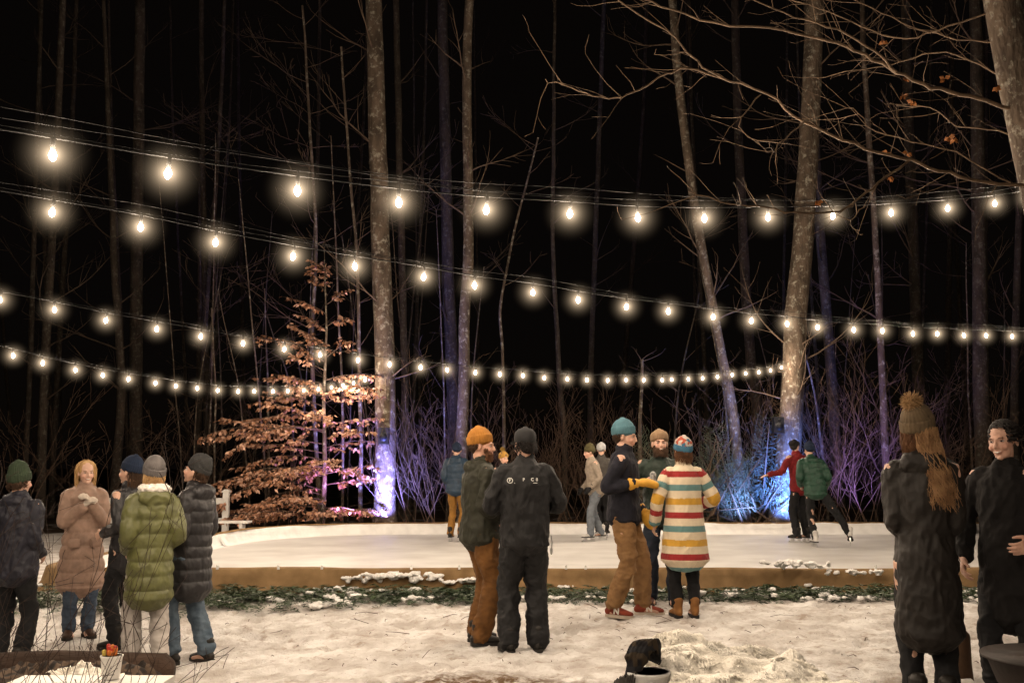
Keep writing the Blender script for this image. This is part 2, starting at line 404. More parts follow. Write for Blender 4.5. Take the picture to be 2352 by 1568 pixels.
tree([(492,1100),(495,900),(490,800)],24,6,3,6,1.,'thin sapling in dark woods',ext=1)
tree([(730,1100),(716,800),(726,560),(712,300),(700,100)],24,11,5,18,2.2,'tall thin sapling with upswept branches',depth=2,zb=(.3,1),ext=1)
tree([(1158,1000),(1154,800),(1150,700),(1175,560),(1215,400)],25,9,4,10,1.4,'forked thin sapling in the woods',ext=1)
RR=random.Random(99)
for i in range(28):
    d=RR.uniform(29,44); x=RR.uniform(-60,2420); l=RR.uniform(-60,60); w=RR.uniform(.08,.24)*2304/d
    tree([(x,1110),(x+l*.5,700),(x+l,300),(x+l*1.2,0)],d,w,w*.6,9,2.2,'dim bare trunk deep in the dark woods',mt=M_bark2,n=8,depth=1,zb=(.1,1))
for i in range(32):
    d=RR.uniform(23.3,27.5); x=RR.choice([RR.uniform(900,1780),RR.uniform(1800,2400),RR.uniform(380,860)]); l=RR.uniform(-70,70); w=RR.uniform(3.5,8); top=RR.uniform(350,820)
    tree([(x,1120),(x+l*.3+RR.uniform(-10,10),900),(x+l,top)],d,w,w*.35,12,1.3,'spindly sapling rising from forest undergrowth',mt=RR.choice([M_bark,M_bark2]),n=6,depth=1,zb=(.15,1),ext=.5,tw=RR.choice([M_twg,M_twgd]))
print('TREES',time.time()-T0,flush=True)
def shrub(px,d,h,nst,label,spread=.5,mt=M_twg2,r=.011,depth=2):
    base=W(px,1150,d); rng=random.Random(int(px*7+d))
    x,y=base.x,base.y; z=gs(x,y); m=MB()
    for i in range(nst):
        an=rng.uniform(0,6.28); dr=V((math.cos(an)*spread,math.sin(an)*spread,1)).normalized()
        grow(m,V((rng.uniform(-.35,.35),rng.uniform(-.2,.2),z)),dr,r,h*rng.uniform(.5,1.15),depth,rng,n=4,kids=2,jit=.3,up=.08,mr=.003)
    obj('bare_shrub',m.mesh('bare_shrub'),mt,label=label,cat='shrub',group='leafless shrubs behind the rink',loc=(x,y,0))
for px,d,h,ns in ((940,22.6,3.0,7),(990,22.3,3.2,7),(1030,24,2.6,7),(1110,23,2.4,8),(1180,24,2.8,8),(1240,23,2.0,8),(1310,24,2.6,9),(1370,25,3,8),(1400,23.5,2.4,8),(1460,23,2,8),(1530,24,2.6,8),(1080,25.5,3.4,8),(1210,26,3.4,8),(1340,26.5,3.4,8),(1480,26,3.2,8),
    (1600,23,2.6,7),(1650,24.5,3.2,7),(1860,22.6,3.2,5),(1900,23,3.6,6),(1960,22.6,3.2,6),(2010,23.2,3.6,6),(2080,24,3.6,6),(2150,23,3.4,6),(640,23,2.4,5),(480,24,2.6,5),(400,23.5,3,5),(200,23,3,5),(60,22,3,5),(1700,24,3.6,8),(1770,23.6,2.6,7),(2250,22,2.6,6),(2320,22,3,6),(2020,25.5,4.4,6),(2190,25,4.4,6),(1920,26,4,6)):
    shrub(px,d,h,ns,'leafless multi-stemmed shrub catching violet light' if (900<px<1050 or px>1800) else 'leafless tangled shrub at the wood edge')
# copper beech
def beech():
    rng=random.Random(5); d=21.9; b=W(740,1200,d); x0,y0=b.x,b.y; z0=gs(x0,y0)
    e=obj('copper_beech_tree',None,label='young beech holding tiers of orange-brown leaves',cat='tree',loc=(x0,y0,0))
    t=MB(); t.loft([(0,0,z0-.1,.06,.06),(.03,0,1.5,.05,.05),(-.03,0,3,.037,.037),(0,0,4.5,.022,.022),(-.1,0,6.4,.006,.006)],n=8); obj('trunk',t.mesh('trunk'),M_bark,e)
    br=MB(); lf=MB()
    B=[]
    for z,l,an,rise in ((.5,2.5,170,.0),(.6,2.2,195,.05),(.5,1.1,10,.0),(.7,1.2,-20,.05),(.6,1.3,270,0),(.8,1.4,235,.05),(1.1,1.7,185,.02),(1.2,1.0,0,.05),(1.4,2.75,178,.02),(1.5,2.4,200,.0),(1.45,1.2,-8,.03),(1.5,1.2,280,.05),
        (1.6,1.4,245,.0),(1.9,1.6,190,.05),(2.0,1.1,15,.05),(2.1,2.2,172,.08),(2.2,1.0,-30,.1),(2.35,2.5,182,.08),(2.4,2.0,205,.05),(2.45,1.1,5,.1),(2.5,1.3,265,.05),(2.7,1.6,215,.1),(2.9,1.5,180,.15),(3.0,1.25,0,.12),(3.05,1.2,300,.1),(3.15,1.2,-15,.15),(3.2,1.0,240,.1),
        (3.4,1.5,175,.2),(3.5,1.1,10,.2),(3.7,.8,200,.3),(3.9,1.5,170,.35),(4.0,.6,-10,.3),(4.1,.8,250,.3),(4.3,.9,185,.4),(4.6,.7,165,.6),(4.7,.5,0,.5),(4.95,.95,175,.7),(5.2,.4,30,.8),(5.4,.8,165,1.),(5.8,.4,150,1.),(1.0,1.5,160,0),(1.75,1.8,165,.05),(.9,1.8,180,.05),(2.6,1.7,165,.1),(3.3,.9,220,.15),
        (.55,2.3,182,0),(1.45,2.6,188,0),(2.4,2.3,190,.06),(.6,1.0,-5,0),(1.5,1.0,20,0),(.7,1.6,215,0),(3.15,1.1,170,.1)):
        B.append((z,math.radians(an+rng.uniform(-8,8)),l*rng.uniform(.9,1.1),rise))
    for z,an,L_,rise in B:
        c=math.cos(an)
        p=V((0,0,z-.12)); dd=V((c,math.sin(an)*.9,.25+rise)).normalized(); pts=[p.copy()]; nseg=max(4,int(L_/.16))
        for i in range(nseg):
            dd=(dd+V((rng.uniform(-.18,.18),rng.uniform(-.18,.18),rng.uniform(-.13,.07)-.02))).normalized(); p=p+dd*L_/nseg; pts.append(p.copy())
        br.tube(pts,[.014*(1-i/len(pts)*.8) for i in range(len(pts))],4)
        for i,q in enumerate(pts[1:],1):
            f=i/len(pts)
            if f<.22 and rng.random()<.5: continue
            for s_ in (-1,1):
                if rng.random()<.1: continue
                sd=(dd.cross(V((0,0,1)))*s_+dd*.7).normalized(); tl=rng.uniform(.15,.5)*(1.15-f*.5)
                tq=q+sd*tl+V((0,0,rng.uniform(-.12,.04))); br.tube([q,tq],[.004,.002],3)
                for j in range(rng.randint(7,13)):
                    u=rng.uniform(.05,1.1); c0=q.lerp(tq,u)
                    ld=(V((rng.uniform(-1,1),rng.uniform(-1,1),rng.uniform(-1.,.0)))+sd*.6).normalized()
                    lf.cur=rng.choice((0,0,1,2,2))
                    lf.leaf(c0,ld,V((rng.uniform(-1,1),rng.uniform(-1.6,.2),.6)).normalized(),rng.uniform(.08,.13),rng.uniform(.045,.07))
    obj('branches',br.mesh('branches'),M_twg,e)
    ms=[mat('beech_leaf_orange',(.24,.105,.055),.6,2,.2,30,.2,col2=(.36,.18,.10)),mat('beech_leaf_brown',(.15,.07,.04),.6,2,.2,30,.2),mat('beech_leaf_pale',(.44,.26,.18),.6,2,.2,30,.2)]
    obj('crown',lf.mesh('crown',False),ms,e)
beech()
def pile():
    rng=random.Random(8); x0=W(1680,1190,22.4).x; y0=22.6
    e=obj('brush_pile',None,label='heap of cut evergreen limbs and bare branches by the maple',cat='brush pile',loc=(x0,y0,0))
    st=MB(); nd=MB()
    for i in range(60):
        p=V((rng.uniform(-1.3,.9),rng.uniform(-.5,.5),rng.uniform(.05,.8))); d=V((rng.uniform(-1.2,.8),rng.uniform(-.5,.3),rng.uniform(.1,1.4))).normalized(); L_=rng.uniform(.9,2.1)
        pts=[p+d*L_*t/5+V((0,0,-.2*(t/5)**2)) for t in range(6)]; st.tube(pts,[.028*(1-t/6)+.004 for t in range(6)],5)
        if i%3!=0:
            for t in range(16):
                q=p+d*L_*(.3+.7*t/16); 
                for s_ in (-1,1):
                    sd=(d.cross(V((0,1,0))).normalized()*s_+d*.6+V((0,rng.uniform(-.6,.6),-.2))).normalized()
                    tw=q+sd*.3; 
                    for j in range(7):
                        c=q.lerp(tw,j/7)
                        nd.leaf(c,(sd+V((rng.uniform(-.9,.9),rng.uniform(-.9,.9),rng.uniform(-.9,.9)))*.8).normalized(),V((0,0,1)),.10,.014)
    obj('limbs',st.mesh('limbs'),M_twg,e); obj('needles',nd.mesh('needles',False),mat('dull_needles',(.05,.065,.045),.7,3,.3,col2=(.11,.13,.09)),e)
pile()
def overhang():
    rng=random.Random(31)
    e=obj('overhanging_maple_tree',None,label='large maple with bare overhanging branches and few brown leaves',cat='tree')
    t=MB(); d=8.2
    P=[W(2490,1200,d),W(2445,760,d),W(2395,450,d),W(2340,200,d),W(2300,0,d)]
    b=P[0].copy(); b.z=-.1; P=[b]+P; P.append(P[-1]+(P[-1]-P[-2])*1.3)
    S=catmull([tuple(p) for p in P],6); secs=[(q[0],q[1],q[2],.19-.06*i/len(S),.19-.06*i/len(S)) for i,q in enumerate(S)]
    t.loft(secs,n=24,mod=lambda th,i:1+.05*noise.noise(V((math.cos(th)*3,math.sin(th)*3,i*.5)))); obj('trunk',t.mesh('trunk'),M_bark3,e)
    br=MB(); tips=[]
    L=[([(2370,262),(2230,222),(2140,200),(2060,165),(1985,128),(1900,92),(1800,72),(1640,52),(1520,15),(1440,-20)],8.2,7.2,.017),
       ([(2060,165),(1990,105),(1900,60),(1800,30),(1700,-10)],7.8,7.4,.010),
       ([(2402,425),(2260,420),(2160,390),(2070,362),(1960,330),(1850,280),(1760,215),(1650,175),(1590,130),(1530,70),(1400,-10)],8.2,7.0,.015),
       ([(1640,172),(1560,160),(1500,190),(1440,218),(1380,222),(1310,200),(1250,185)],7.3,7,.007),
       ([(2090,368),(2030,410),(1975,455),(1930,485),(1850,492),(1760,478),(1680,470),(1580,438)],7.9,7.0,.010),
       ([(1850,280),(1790,330),(1770,350),(1740,330)],7.5,7.3,.0045),
       ([(2320,420),(2200,350),(2120,330),(2010,300),(1960,250),(1900,260)],8.1,8.,.006),
       ([(2362,200),(2250,150),(2150,120),(2040,150),(1960,160),(1880,180)],8.2,9,.007),
       ([(2290,20),(2180,60),(2080,90),(1980,60),(1880,20),(1800,-10)],8.2,9,.008),
       ([(2320,100),(2200,90),(2100,60),(2000,20),(1930,-20)],8.2,8.8,.007),
       ([(2380,330),(2290,300),(2200,290),(2140,250),(2060,240)],8.2,8.6,.007),
       ([(1990,470),(1960,500),(1950,515)],7.8,7.7,.004),([(1750,215),(1700,290),(1745,330)],7.2,7.1,.004)]
    for pl,da,db,r in L:
        Q=[W(x,y,da+(db-da)*i/(len(pl)-1)) for i,(x,y) in enumerate(pl)]
        Q=[V(q) for q in catmull([tuple(q) for q in Q],4)]
        for q in Q: q+=V((rng.uniform(-.014,.014),0,rng.uniform(-.014,.014)))
        br.tube(Q,[r*(1-.75*i/len(Q))+.0015 for i in range(len(Q))],6)
        for i in range(3,len(Q),2):
            dd=(Q[i]-Q[i-1]).normalized()
            for _ in range(2):
                if rng.random()<.62:
                    sd=(dd*.9+V((rng.uniform(-.6,.6),rng.uniform(-.7,.7),rng.uniform(-1,1)))).normalized()
                    grow(br,Q[i],sd,.0035,rng.uniform(.12,.6),1,rng,n=4,kids=1,jit=.5,up=0,tips=tips,mr=.0014)
    obj('crown',br.mesh('crown'),mat('pale_branch_bark',(.06,.037,.021),.8,8,.3,60,.4,col2=(.15,.098,.06)),e)
    lf=MB()
    for x,y in ((2075,220),(2082,180),(2095,235),(2180,315),(2190,320),(2048,405),(2085,350),(2040,350),(2290,200),(2170,182),(1880,462),(2030,95)):
        p=W(x,y,8.0)
        for k in range(5):
            lf.leaf(p,V((rng.uniform(-1,1),rng.uniform(-1,1),rng.uniform(-1,.3))).normalized(),V((rng.uniform(-1,1),1,.3)),.05,.036)
    obj('leaves',lf.mesh('leaves',False),mat('dry_leaf',(.24,.09,.025),.6,9,.3),e)
overhang()
print('TREES2',time.time()-T0,flush=True)
# ---------------- string lights ----------------
M_cable=mat('black_cable',(.008,.008,.008),.8,10,.1,spec=.1); M_bulb=emis('lit_bulb',(1,.86,.68),50)
M_bulb.cycles.emission_sampling='NONE'
def bloom_vol(name,col,k,Rm):  # emissive volume fading outward, an imitated lens bloom
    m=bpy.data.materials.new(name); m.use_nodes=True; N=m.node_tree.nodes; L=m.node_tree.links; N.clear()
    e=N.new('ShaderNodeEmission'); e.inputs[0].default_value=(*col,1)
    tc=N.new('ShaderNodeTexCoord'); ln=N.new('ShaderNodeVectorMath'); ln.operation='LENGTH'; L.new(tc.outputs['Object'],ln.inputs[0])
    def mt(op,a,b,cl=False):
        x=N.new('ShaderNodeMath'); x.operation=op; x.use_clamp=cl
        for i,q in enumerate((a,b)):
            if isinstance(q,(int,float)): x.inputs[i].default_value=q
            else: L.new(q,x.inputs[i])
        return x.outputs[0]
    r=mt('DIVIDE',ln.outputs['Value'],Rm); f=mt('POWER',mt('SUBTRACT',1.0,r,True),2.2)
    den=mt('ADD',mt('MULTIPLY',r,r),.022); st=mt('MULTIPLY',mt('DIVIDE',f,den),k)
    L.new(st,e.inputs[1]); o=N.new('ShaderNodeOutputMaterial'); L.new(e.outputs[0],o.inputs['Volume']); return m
M_sock=mat('black_socket',(.012,.012,.012),.7,10,.1,spec=.1)
bm_=MB(); bm_.loft([(0,0,.026,.008,.008),(0,0,.014,.014,.014),(0,0,-.004,.020,.020),(0,0,-.022,.016,.016),(0,0,-.031,.008,.008)],n=14); ME_bulb=bm_.mesh('light_bulb'); ME_bulb.materials.append(M_bulb)
bm_=MB(); bm_.loft([(0,0,.025,.012,.012),(0,0,.055,.0145,.0145),(0,0,.085,.011,.011)],n=10); ME_sock=bm_.mesh('socket'); ME_sock.materials.append(M_sock)
bm_=MB(); bm_.ell((0,0,0),(.23,.23,.23),nu=20,nv=12); ME_h=bm_.mesh('glow'); ME_h.materials.append(bloom_vol('imitated_bloom',(1,.74,.48),.62,.225))  # glowing ball added round each bulb to imitate bloom; no real mist
LD=bpy.data.lights.new('bulb_light','POINT'); LD.energy=62; LD.color=(1,.80,.60); LD.shadow_soft_size=.036
def hang(Q,label,guy,s0,s1,per=5,glow=True):
    e=obj('string_lights',None,label=label,cat='string lights',group='strings of lit bulbs over the rink')
    c=MB(); cp=[q+V((0,0,.088)) for q in Q]
    P=[s0]+cp+[s1]; P=[V(p) for p in catmull([tuple(p) for p in P],per)]
    c.tube(P,[.005]*len(P),5)
    for g in range(guy):
        c.tube([p+V((0,0,.02+.035*g+.015*math.sin(i*.21+g*2)+.012*math.sin(i*.07))) for i,p in enumerate(P)],[.0025]*len(P),4)
    for q in cp: c.tube([q+V((0,0,.03)),q+V((.008,0,-.01))],[.005,.005],4)
    obj('cable',c.mesh('cable'),M_cable,e)
    for q in Q:
        tl=(R.uniform(-.12,.12),R.uniform(-.12,.12),0)
        b=bpy.data.objects.new('light_bulb',ME_bulb); COL.objects.link(b); b.parent=e; b.location=q; b.rotation_euler=tl
        s_=bpy.data.objects.new('socket',ME_sock); COL.objects.link(s_); s_.parent=b
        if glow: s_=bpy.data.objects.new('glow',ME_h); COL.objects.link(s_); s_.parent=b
        l=bpy.data.objects.new('bulb_light',LD); COL.objects.link(l); l.parent=e; l.location=q
def string(pts,dl,dr,label,exl=3,exr=3,guy=1,endl=None,endr=None):
    r=ray(*pts[0]); A=V((r.x*dl/r.y,dl)); r=ray(*pts[-1]); B=V((r.x*dr/r.y,dr)); D_=B-A
    Q=[]
    for px,py in pts:
        r=ray(px,py); den=r.x*D_.y-r.y*D_.x; t=(A.x*D_.y-A.y*D_.x)/den
        Q.append(V((r.x*t,r.y*t,r.z*t+CH)))
    e1=(Q[1]-Q[0])
    for k in range(exl): Q.insert(0,Q[0]-e1.normalized()*.75+V((0,0,.03*k)))
    e2=(Q[-1]-Q[-2]).normalized()
    for k in range(exr): Q.append(Q[-1]+e2*.75+V((0,0,.03*(k+1))))
    cp=[q+V((0,0,.088)) for q in Q]
    hang(Q,label,guy,cp[0]-(cp[1]-cp[0])*1.5 if endl is None else endl,cp[-1]+(cp[-1]-cp[-2])*1.5 if endr is None else endr)
SA=[(121,355),(386,397),(683,437),(916,464),(1117,481),(1309,490),(1465,499),(1618,501),(1764,498),(1913,495),(2047,488),(2177,478),(2285,467)]
SB=[(120,487),(323,521),(495,556),(673,588),(815,611),(973,635),(1090,655),(1224,671),(1328,688),(1439,704),(1535,714),(1638,727),(1726,736),(1808,743),(1878,751),(1961,757),(2027,759),(2097,766),(2153,766),(2214,770),(2265,770),(2325,772)]
SC=[(0,688),(125,711),(243,735),(360,755),(461,772),(558,788),(653,801),(735,814),(822,826),(895,836),(966,843),(1027,849),(1092,855),(1148,859),(1201,862),(1250,867),(1303,870),(1348,872),(1396,873),(1438,872),(1479,872),(1521,872),(1543,871),(1581,870),(1614,868),(1648,865),(1682,860),(1713,857),(1743,854),(1770,850),(1795,843)]
SD=[(30,816),(98,833),(173,849),(236,861),(295,870),(357,879),(404,886),(453,891),(500,896),(547,898),(584,898),(627,898),(661,897),(698,896),(731,893),(761,889),(788,884),(812,879),(838,873)]
string(SA,5.0,10.5,'string of large glowing bulbs on several black cables',guy=3)
string(SB,6.8,16,'string of glowing bulbs stretched across the rink',guy=2)
string(SC,10.5,22.1,'string of glowing bulbs tied to leaning maple',exr=0,endr=W(1812,832,22.3))
string(SD,13,21.9,'string of glowing bulbs tied to tall maple',exr=0,endr=W(868,862,22.2))
for y0,zc in ((2.6,3.5),(-.6,3.3)):  # extra strings out of view, added to light foreground and faces
    Q=[V((x,y0+.05*x,zc+.02*(x+1)**2)) for x in (-5.5,-4.6,-3.7,-2.8,-1.9,-1.,-.1,.8,1.7,2.6)]
    hang(Q,'added string of glowing bulbs out of view, lighting the foreground',1,Q[0]+V((-2,0,.5)),Q[-1]+V((2,0,.4)),glow=False)
# ---------------- coloured uplights ----------------
M_blk=mat('black_metal',(.02,.02,.022),.45,12,.2)
def uplight(x,y,tx,ty,tz,col,en,size=1.1):
    e=MB(); z=gs(x,y); e.loft([(0,0,.02,.07,.07),(0,0,.1,.075,.075),(0,0,.16,.085,.085)],n=14); e.box((-.09,-.03,-.02),(.09,.03,.03))
    d=(V((tx,ty,tz))-V((x,y,z+.2)))
    obj('flood_light',e.mesh('flood_light'),M_blk,label='small black flood light on the ground aimed upward',cat='flood light',group='coloured flood lights under the trees',loc=(x,y,z))
    l=bpy.data.lights.new('flood_lamp','SPOT'); l.energy=en; l.color=col; l.spot_size=size; l.spot_blend=.9; l.shadow_soft_size=.05
    lo=bpy.data.objects.new('flood_lamp',l); COL.objects.link(lo); lo.location=(x,y,z+.22); lo.rotation_euler=d.to_track_quat('-Z','Y').to_euler()
t1=W(883,1205,22.4); t2=W(1795,1200,22.6)
uplight(t1.x+.12,21.4,t1.x,22.4,1.3,(.22,.24,1),3800,1.4)
uplight(t1.x-.5,21.25,t1.x-1.2,22.2,2.0,(.62,.30,1),1300,1.4)
uplight(t2.x+.1,21.4,t2.x,22.6,1.2,(.10,.24,1),4200,1.3)
uplight(t2.x+1.3,21.4,t2.x+2.2,23.4,2.4,(.32,.24,1),1300,1.3)
uplight(t2.x-.9,21.4,t2.x-1.2,23,1.4,(.18,.34,1),900,1.3)
uplight(t1.x+.9,21.4,t1.x+1.2,23,1.6,(.25,.28,1),650,1.2)
for p in (W(882,1000,22.05),W(1787,975,22.2)):
    m=MB(); m.box((-.11,-.12,-.19),(.11,.1,.17)); m.loft([(0,-.121,-.04,.085,.085),(0,-.128,-.04,.075,.075)],n=20,side=(1,0,0)); m.loft([(0,-.121,.1,.03,.03),(0,-.126,.1,.026,.026)],n=14)
    m.loft([(0,.06,0,.02,.02),(0,.3,0,.02,.02)],n=8)
    obj('speaker',m.mesh('speaker',False),mat('navy_plastic',(.008,.009,.014),.5),label='black outdoor speaker strapped to a tree trunk',cat='speaker',group='speakers on the trees',loc=p)
# ---------------- people ----------------
def ik(a,b,h,l1,l2):
    d=b-a; L=d.length
    if L>(l1+l2)*.998: b=a+d*((l1+l2)*.998/L); d=b-a; L=d.length
    x=(l1*l1-l2*l2+L*L)/(2*L); hh=math.sqrt(max(l1*l1-x*x,0)); u=d/L; w=V(h)-u*V(h).dot(u); w.normalize()
    return a+u*x+w*hh,b
def hand(mb,w,d,pn,left,curl,ex=0.,mitten=False):
    d=d.normalized(); pn=V(pn); pn=(pn-d*pn.dot(d)).normalized(); th=d.cross(pn)*(-1 if left else 1)
    def sec(p,a,b): return (*p,a+ex,b+ex)
    mb.loft([sec(w-d*.03,.027,.024),sec(w+d*.01,.027,.02),sec(w+d*.05,.04,.017),sec(w+d*.088,.042,.014)],n=14,side=tuple(th))
    if mitten:
        mb.loft([sec(w+d*.05,.044,.024),sec(w+d*.10+pn*.01,.048,.026),sec(w+d*.15+pn*.03,.044,.024),sec(w+d*.185+pn*.05,.028,.018)],n=14,side=tuple(th))
        mb.loft([sec(w+d*.03+th*.03,.018,.018),sec(w+d*.07+th*.06,.02,.02),sec(w+d*.10+th*.065+pn*.02,.015,.015)],n=10); return
    for i,(o,L_) in enumerate(((.030,.072),(.010,.083),(-.011,.077),(-.030,.06))):
        p=w+d*(.082-abs(i-1.3)*.004)+th*o; pts=[w+d*.05+th*o,p]
        for k,fr in enumerate((.45,.32,.25)):
            a2=curl*(.6,1.3,1.9)[k]; dd=d*math.cos(a2)+pn*math.sin(a2)+th*o*1.2*(1-curl*.4); dd.normalize(); p=p+dd*L_*fr; pts.append(p)
        mb.loft([sec(q,r,r) for q,r in zip(pts,(.0095,.0095,.0088,.008,.0066))],n=8)
    p=w+d*.022+th*.024; a=p+(d*.7+th*.75+pn*.25).normalized()*.038; b=a+(d+th*.25+pn*(.2+curl*.6)).normalized()*.032; c=b+(d+pn*(.3+curl*.8)).normalized()*.024
    mb.loft([sec(q,r,r) for q,r in zip((w+d*.01,p,a,b,c),(.012,.014,.012,.0098,.0075))],n=8)
M_brow={}
class Fig:
    def __init__(s,px,py,d,rot,H,label,hat=.04,z=None,sw=.185,lean=(0,0),WL=(.25,-.05,.86),WR=(-.25,-.05,.86),hl=(.25,1,-.4),hr=(-.25,1,-.4),AL=(.11,.01,.09),AR=(-.11,.01,.09),
            KL=(.05,-1,0),KR=(-.05,-1,0),head=(0,0),skin=(.52,.31,.225),vx=.0075,FL=12,FR=-12,pl=None,pr=None,curl=.45,pnl=(-1,0,0),pnr=(1,0,0),smile=0,brow=(.10,.06,.035),tilt=0,hip=(0,0,0),bw=1.):
        s.vx=vx; s.sw=sw; s.lean=V((lean[0],lean[1],0)); s.curl=curl; s.pnl=pnl; s.pnr=pnr; s.FL=FL; s.FR=FR; s.pl=pl or 0; s.pr=pr or 0
        p=W(px,py,d)
        zz=z if z is not None else gs(p.x,p.y)+.004
        s.k=(H-hat)/1.75
        hz=V(hip)
        s.hip=hz
        s.shL=s.T(V((sw,0,1.415)))+hz; s.shR=s.T(V((-sw,0,1.415)))+hz
        s.elL,s.wrL=ik(s.shL,V(WL),hl,.29,.265); s.elR,s.wrR=ik(s.shR,V(WR),hr,.29,.265)
        s.hpL=V((.09,0,.91))+hz; s.hpR=V((-.09,0,.91))+hz
        s.knL,s.anL=ik(s.hpL,V(AL),KL,.43,.415); s.knR,s.anR=ik(s.hpR,V(AR),KR,.43,.415)
        hp=s.T(V((0,-.02,1.63)))+hz
        s.HM=Matrix.Translation(hp)@Matrix.Rotation(math.radians(head[0]),4,'Z')@Matrix.Rotation(math.radians(head[1]),4,'X')@Matrix.Rotation(math.radians(tilt),4,'Y')
        mb=MB(); f=sw/.185
        TP=[(.84,.12,.085),(.90,.16,.11),(.96,.165,.115),(1.06,.14,.10),(1.16,.145,.105),(1.28,.165,.112),(1.38,.16,.095),(1.44,.11,.075),(1.49,.06,.058),(1.56,.052,.055)]
        mb.loft([(*(s.T(V((0,0,z_)))+hz),a*f,b_) for z_,a,b_ in TP],n=20)
        mb.loft([(*(s.T(V((0,.0,1.46)))+hz),.056,.056),(*(hp+V((0,.015,-.10))),.05,.054),(*(hp+V((0,.02,-.03))),.05,.055)],n=16)
        for sh,el,wr,sg in ((s.shL,s.elL,s.wrL,1),(s.shR,s.elR,s.wrR,-1)):
            c0=sh-V((sg*.07,0,.01)); q=[(*c0,.05,.05),(*sh,.052,.052),(*sh.lerp(el,.4),.046,.046),(*el,.039,.039),(*el.lerp(wr,.3),.038,.038),(*wr,.027,.024)]
            mb.loft(catmull(q,3),n=12)
        for hp_,kn,an in ((s.hpL,s.knL,s.anL),(s.hpR,s.knR,s.anR)):
            q=[(*hp_,.085,.085),(*hp_.lerp(kn,.4),.075,.078),(*kn,.054,.056),(*kn.lerp(an,.3),.052,.058),(*an,.036,.04)]
            mb.loft(catmull(q,3),n=12)
            an2=an-V((0,0,.04)); mb.loft([(*(an2+V((0,.03,0))),.032,.035),(*(an2+V((0,-.06,-.005))),.04,.028),(*(an2+V((0,-.13,-.02))),.04,.018)],n=10)
        hand(mb,s.wrL,s.wrL-s.elL,pnl,True,curl); hand(mb,s.wrR,s.wrR-s.elR,pnr,False,curl)
        M=s.HM; E=lambda c,r:mb.ell(c,r,M)
        E((0,.012,.035),(.074,.094,.083));E((0,-.028,-.02),(.062,.067,.083));E((0,-.032,-.073),(.046,.052,.038));E((0,-.072,-.096),(.02,.018,.015))
        E((0,-.083,.020),(.047,.014,.011));E((.036,-.072,-.034),(.021,.019,.02));E((-.036,-.072,-.034),(.021,.019,.02));E((0,-.091,-.062),(.023,.010,.011))
        E((.077,.008,-.012),(.009,.02,.032));E((-.077,.008,-.012),(.009,.02,.032))
        st=len(mb.v); mb.loft([(0,-.088,.016,.007,.008),(0,-.103,-.008,.009,.009),(0,-.113,-.030,.013,.011),(0,-.098,-.040,.014,.007)],n=10); mb.xf(M,st)
        me=vox(mb.mesh('b'),vx,1)
        Mi=np.array(M.inverted()); M3=np.array(M.to_3x3()); base=np.array(skin); co=getco(me).astype(float)
        q=co@Mi[:3,:3].T+Mi[:3,3]; x,y,z_=q[:,0],q[:,1],q[:,2]; fm=((np.abs(x)<.08)&(z_>-.13)&(z_<.13)&(y<-.04)).astype(float)
        cols=np.tile(base,(len(co),1)); yv=M3@np.array([0,1,0])
        for sx in (-.030,.030):
            g=np.exp(-((x-sx)**2/.00022+(z_-.001)**2/.00009))*fm; co=co+yv[None,:]*(.008*g)[:,None]; cols*=(1-.4*g)[:,None]  # sockets pressed in, their shade also painted into the skin colour
        g=np.exp(-(x**2/.0005+(z_+.062)**2/.00005))*fm*(y<-.07); g=g[:,None]; cols=cols*(1-g)+np.array([.38,.12,.095])*g
        g=.45*np.exp(-((np.abs(x)-.042)**2/.0004+(z_+.03)**2/.0004))*fm; g=g[:,None]; cols=cols*(1-g)+np.array([.54,.23,.17])*g
        out=MB(); out.v=co.tolist(); out.f=[tuple(p.vertices) for p in me.polygons]; out.m=[0]*len(out.f); bpy.data.meshes.remove(me)
        for sx in (-.030,.030):
            out.cur=1; out.ell((sx,-.0785,.001),(.0125,.010,.0052),M,10,8)
            out.cur=2; out.ell((sx,-.0868,.001),(.0058,.003,.0052),M,8,6)
            st=len(out.v); sgn=1 if sx>0 else -1
            out.loft([(sx-.017*sgn,-.0925,.017,.003*bw,.0022*bw),(sx,-.096,.023,.0033*bw,.0028*bw),(sx+.02*sgn,-.084,.018,.003*bw,.0018*bw)],n=6); out.xf(M,st)
        st=len(out.v)
        if smile:
            out.cur=3; out.loft([(-.019,-.0945,-.0585,.003,.0015),(0,-.1030,-.063,.003,.004),(.019,-.0945,-.0585,.003,.0015)],n=8,side=(0,1,0)); out.xf(M,st)
        else:
            out.cur=2; out.loft([(-.022,-.094,-.062,.0015,.0015),(0,-.1025,-.0625,.0015,.002),(.022,-.094,-.062,.0015,.0015)],n=6); out.xf(M,st)
        m2=out.mesh('person'); ca=m2.color_attributes.new('Col','FLOAT_COLOR','POINT')
        cc=np.ones((len(out.v),4),np.float32); cc[:,:3]=base; cc[:len(cols),:3]=cols; ca.data.foreach_set('color',cc.ravel())
        if brow not in M_brow: M_brow[brow]=mat('brow_hair',brow,.8)
        s.o=obj('person',m2,[M_skin,M_eye,M_brow[brow],M_teeth],label=label,cat='person',loc=(p.x,p.y,zz))
        s.o.rotation_euler=(0,0,math.radians(rot)); s.o.scale=(s.k,)*3
    def T(s,v):
        f=min(max((v.z-.92)/.5,0),1.4); return v+s.lean*f
    def child(s,name,me,mats,parent=None,label=None):
        return obj(name,me,mats,parent or s.o,label)
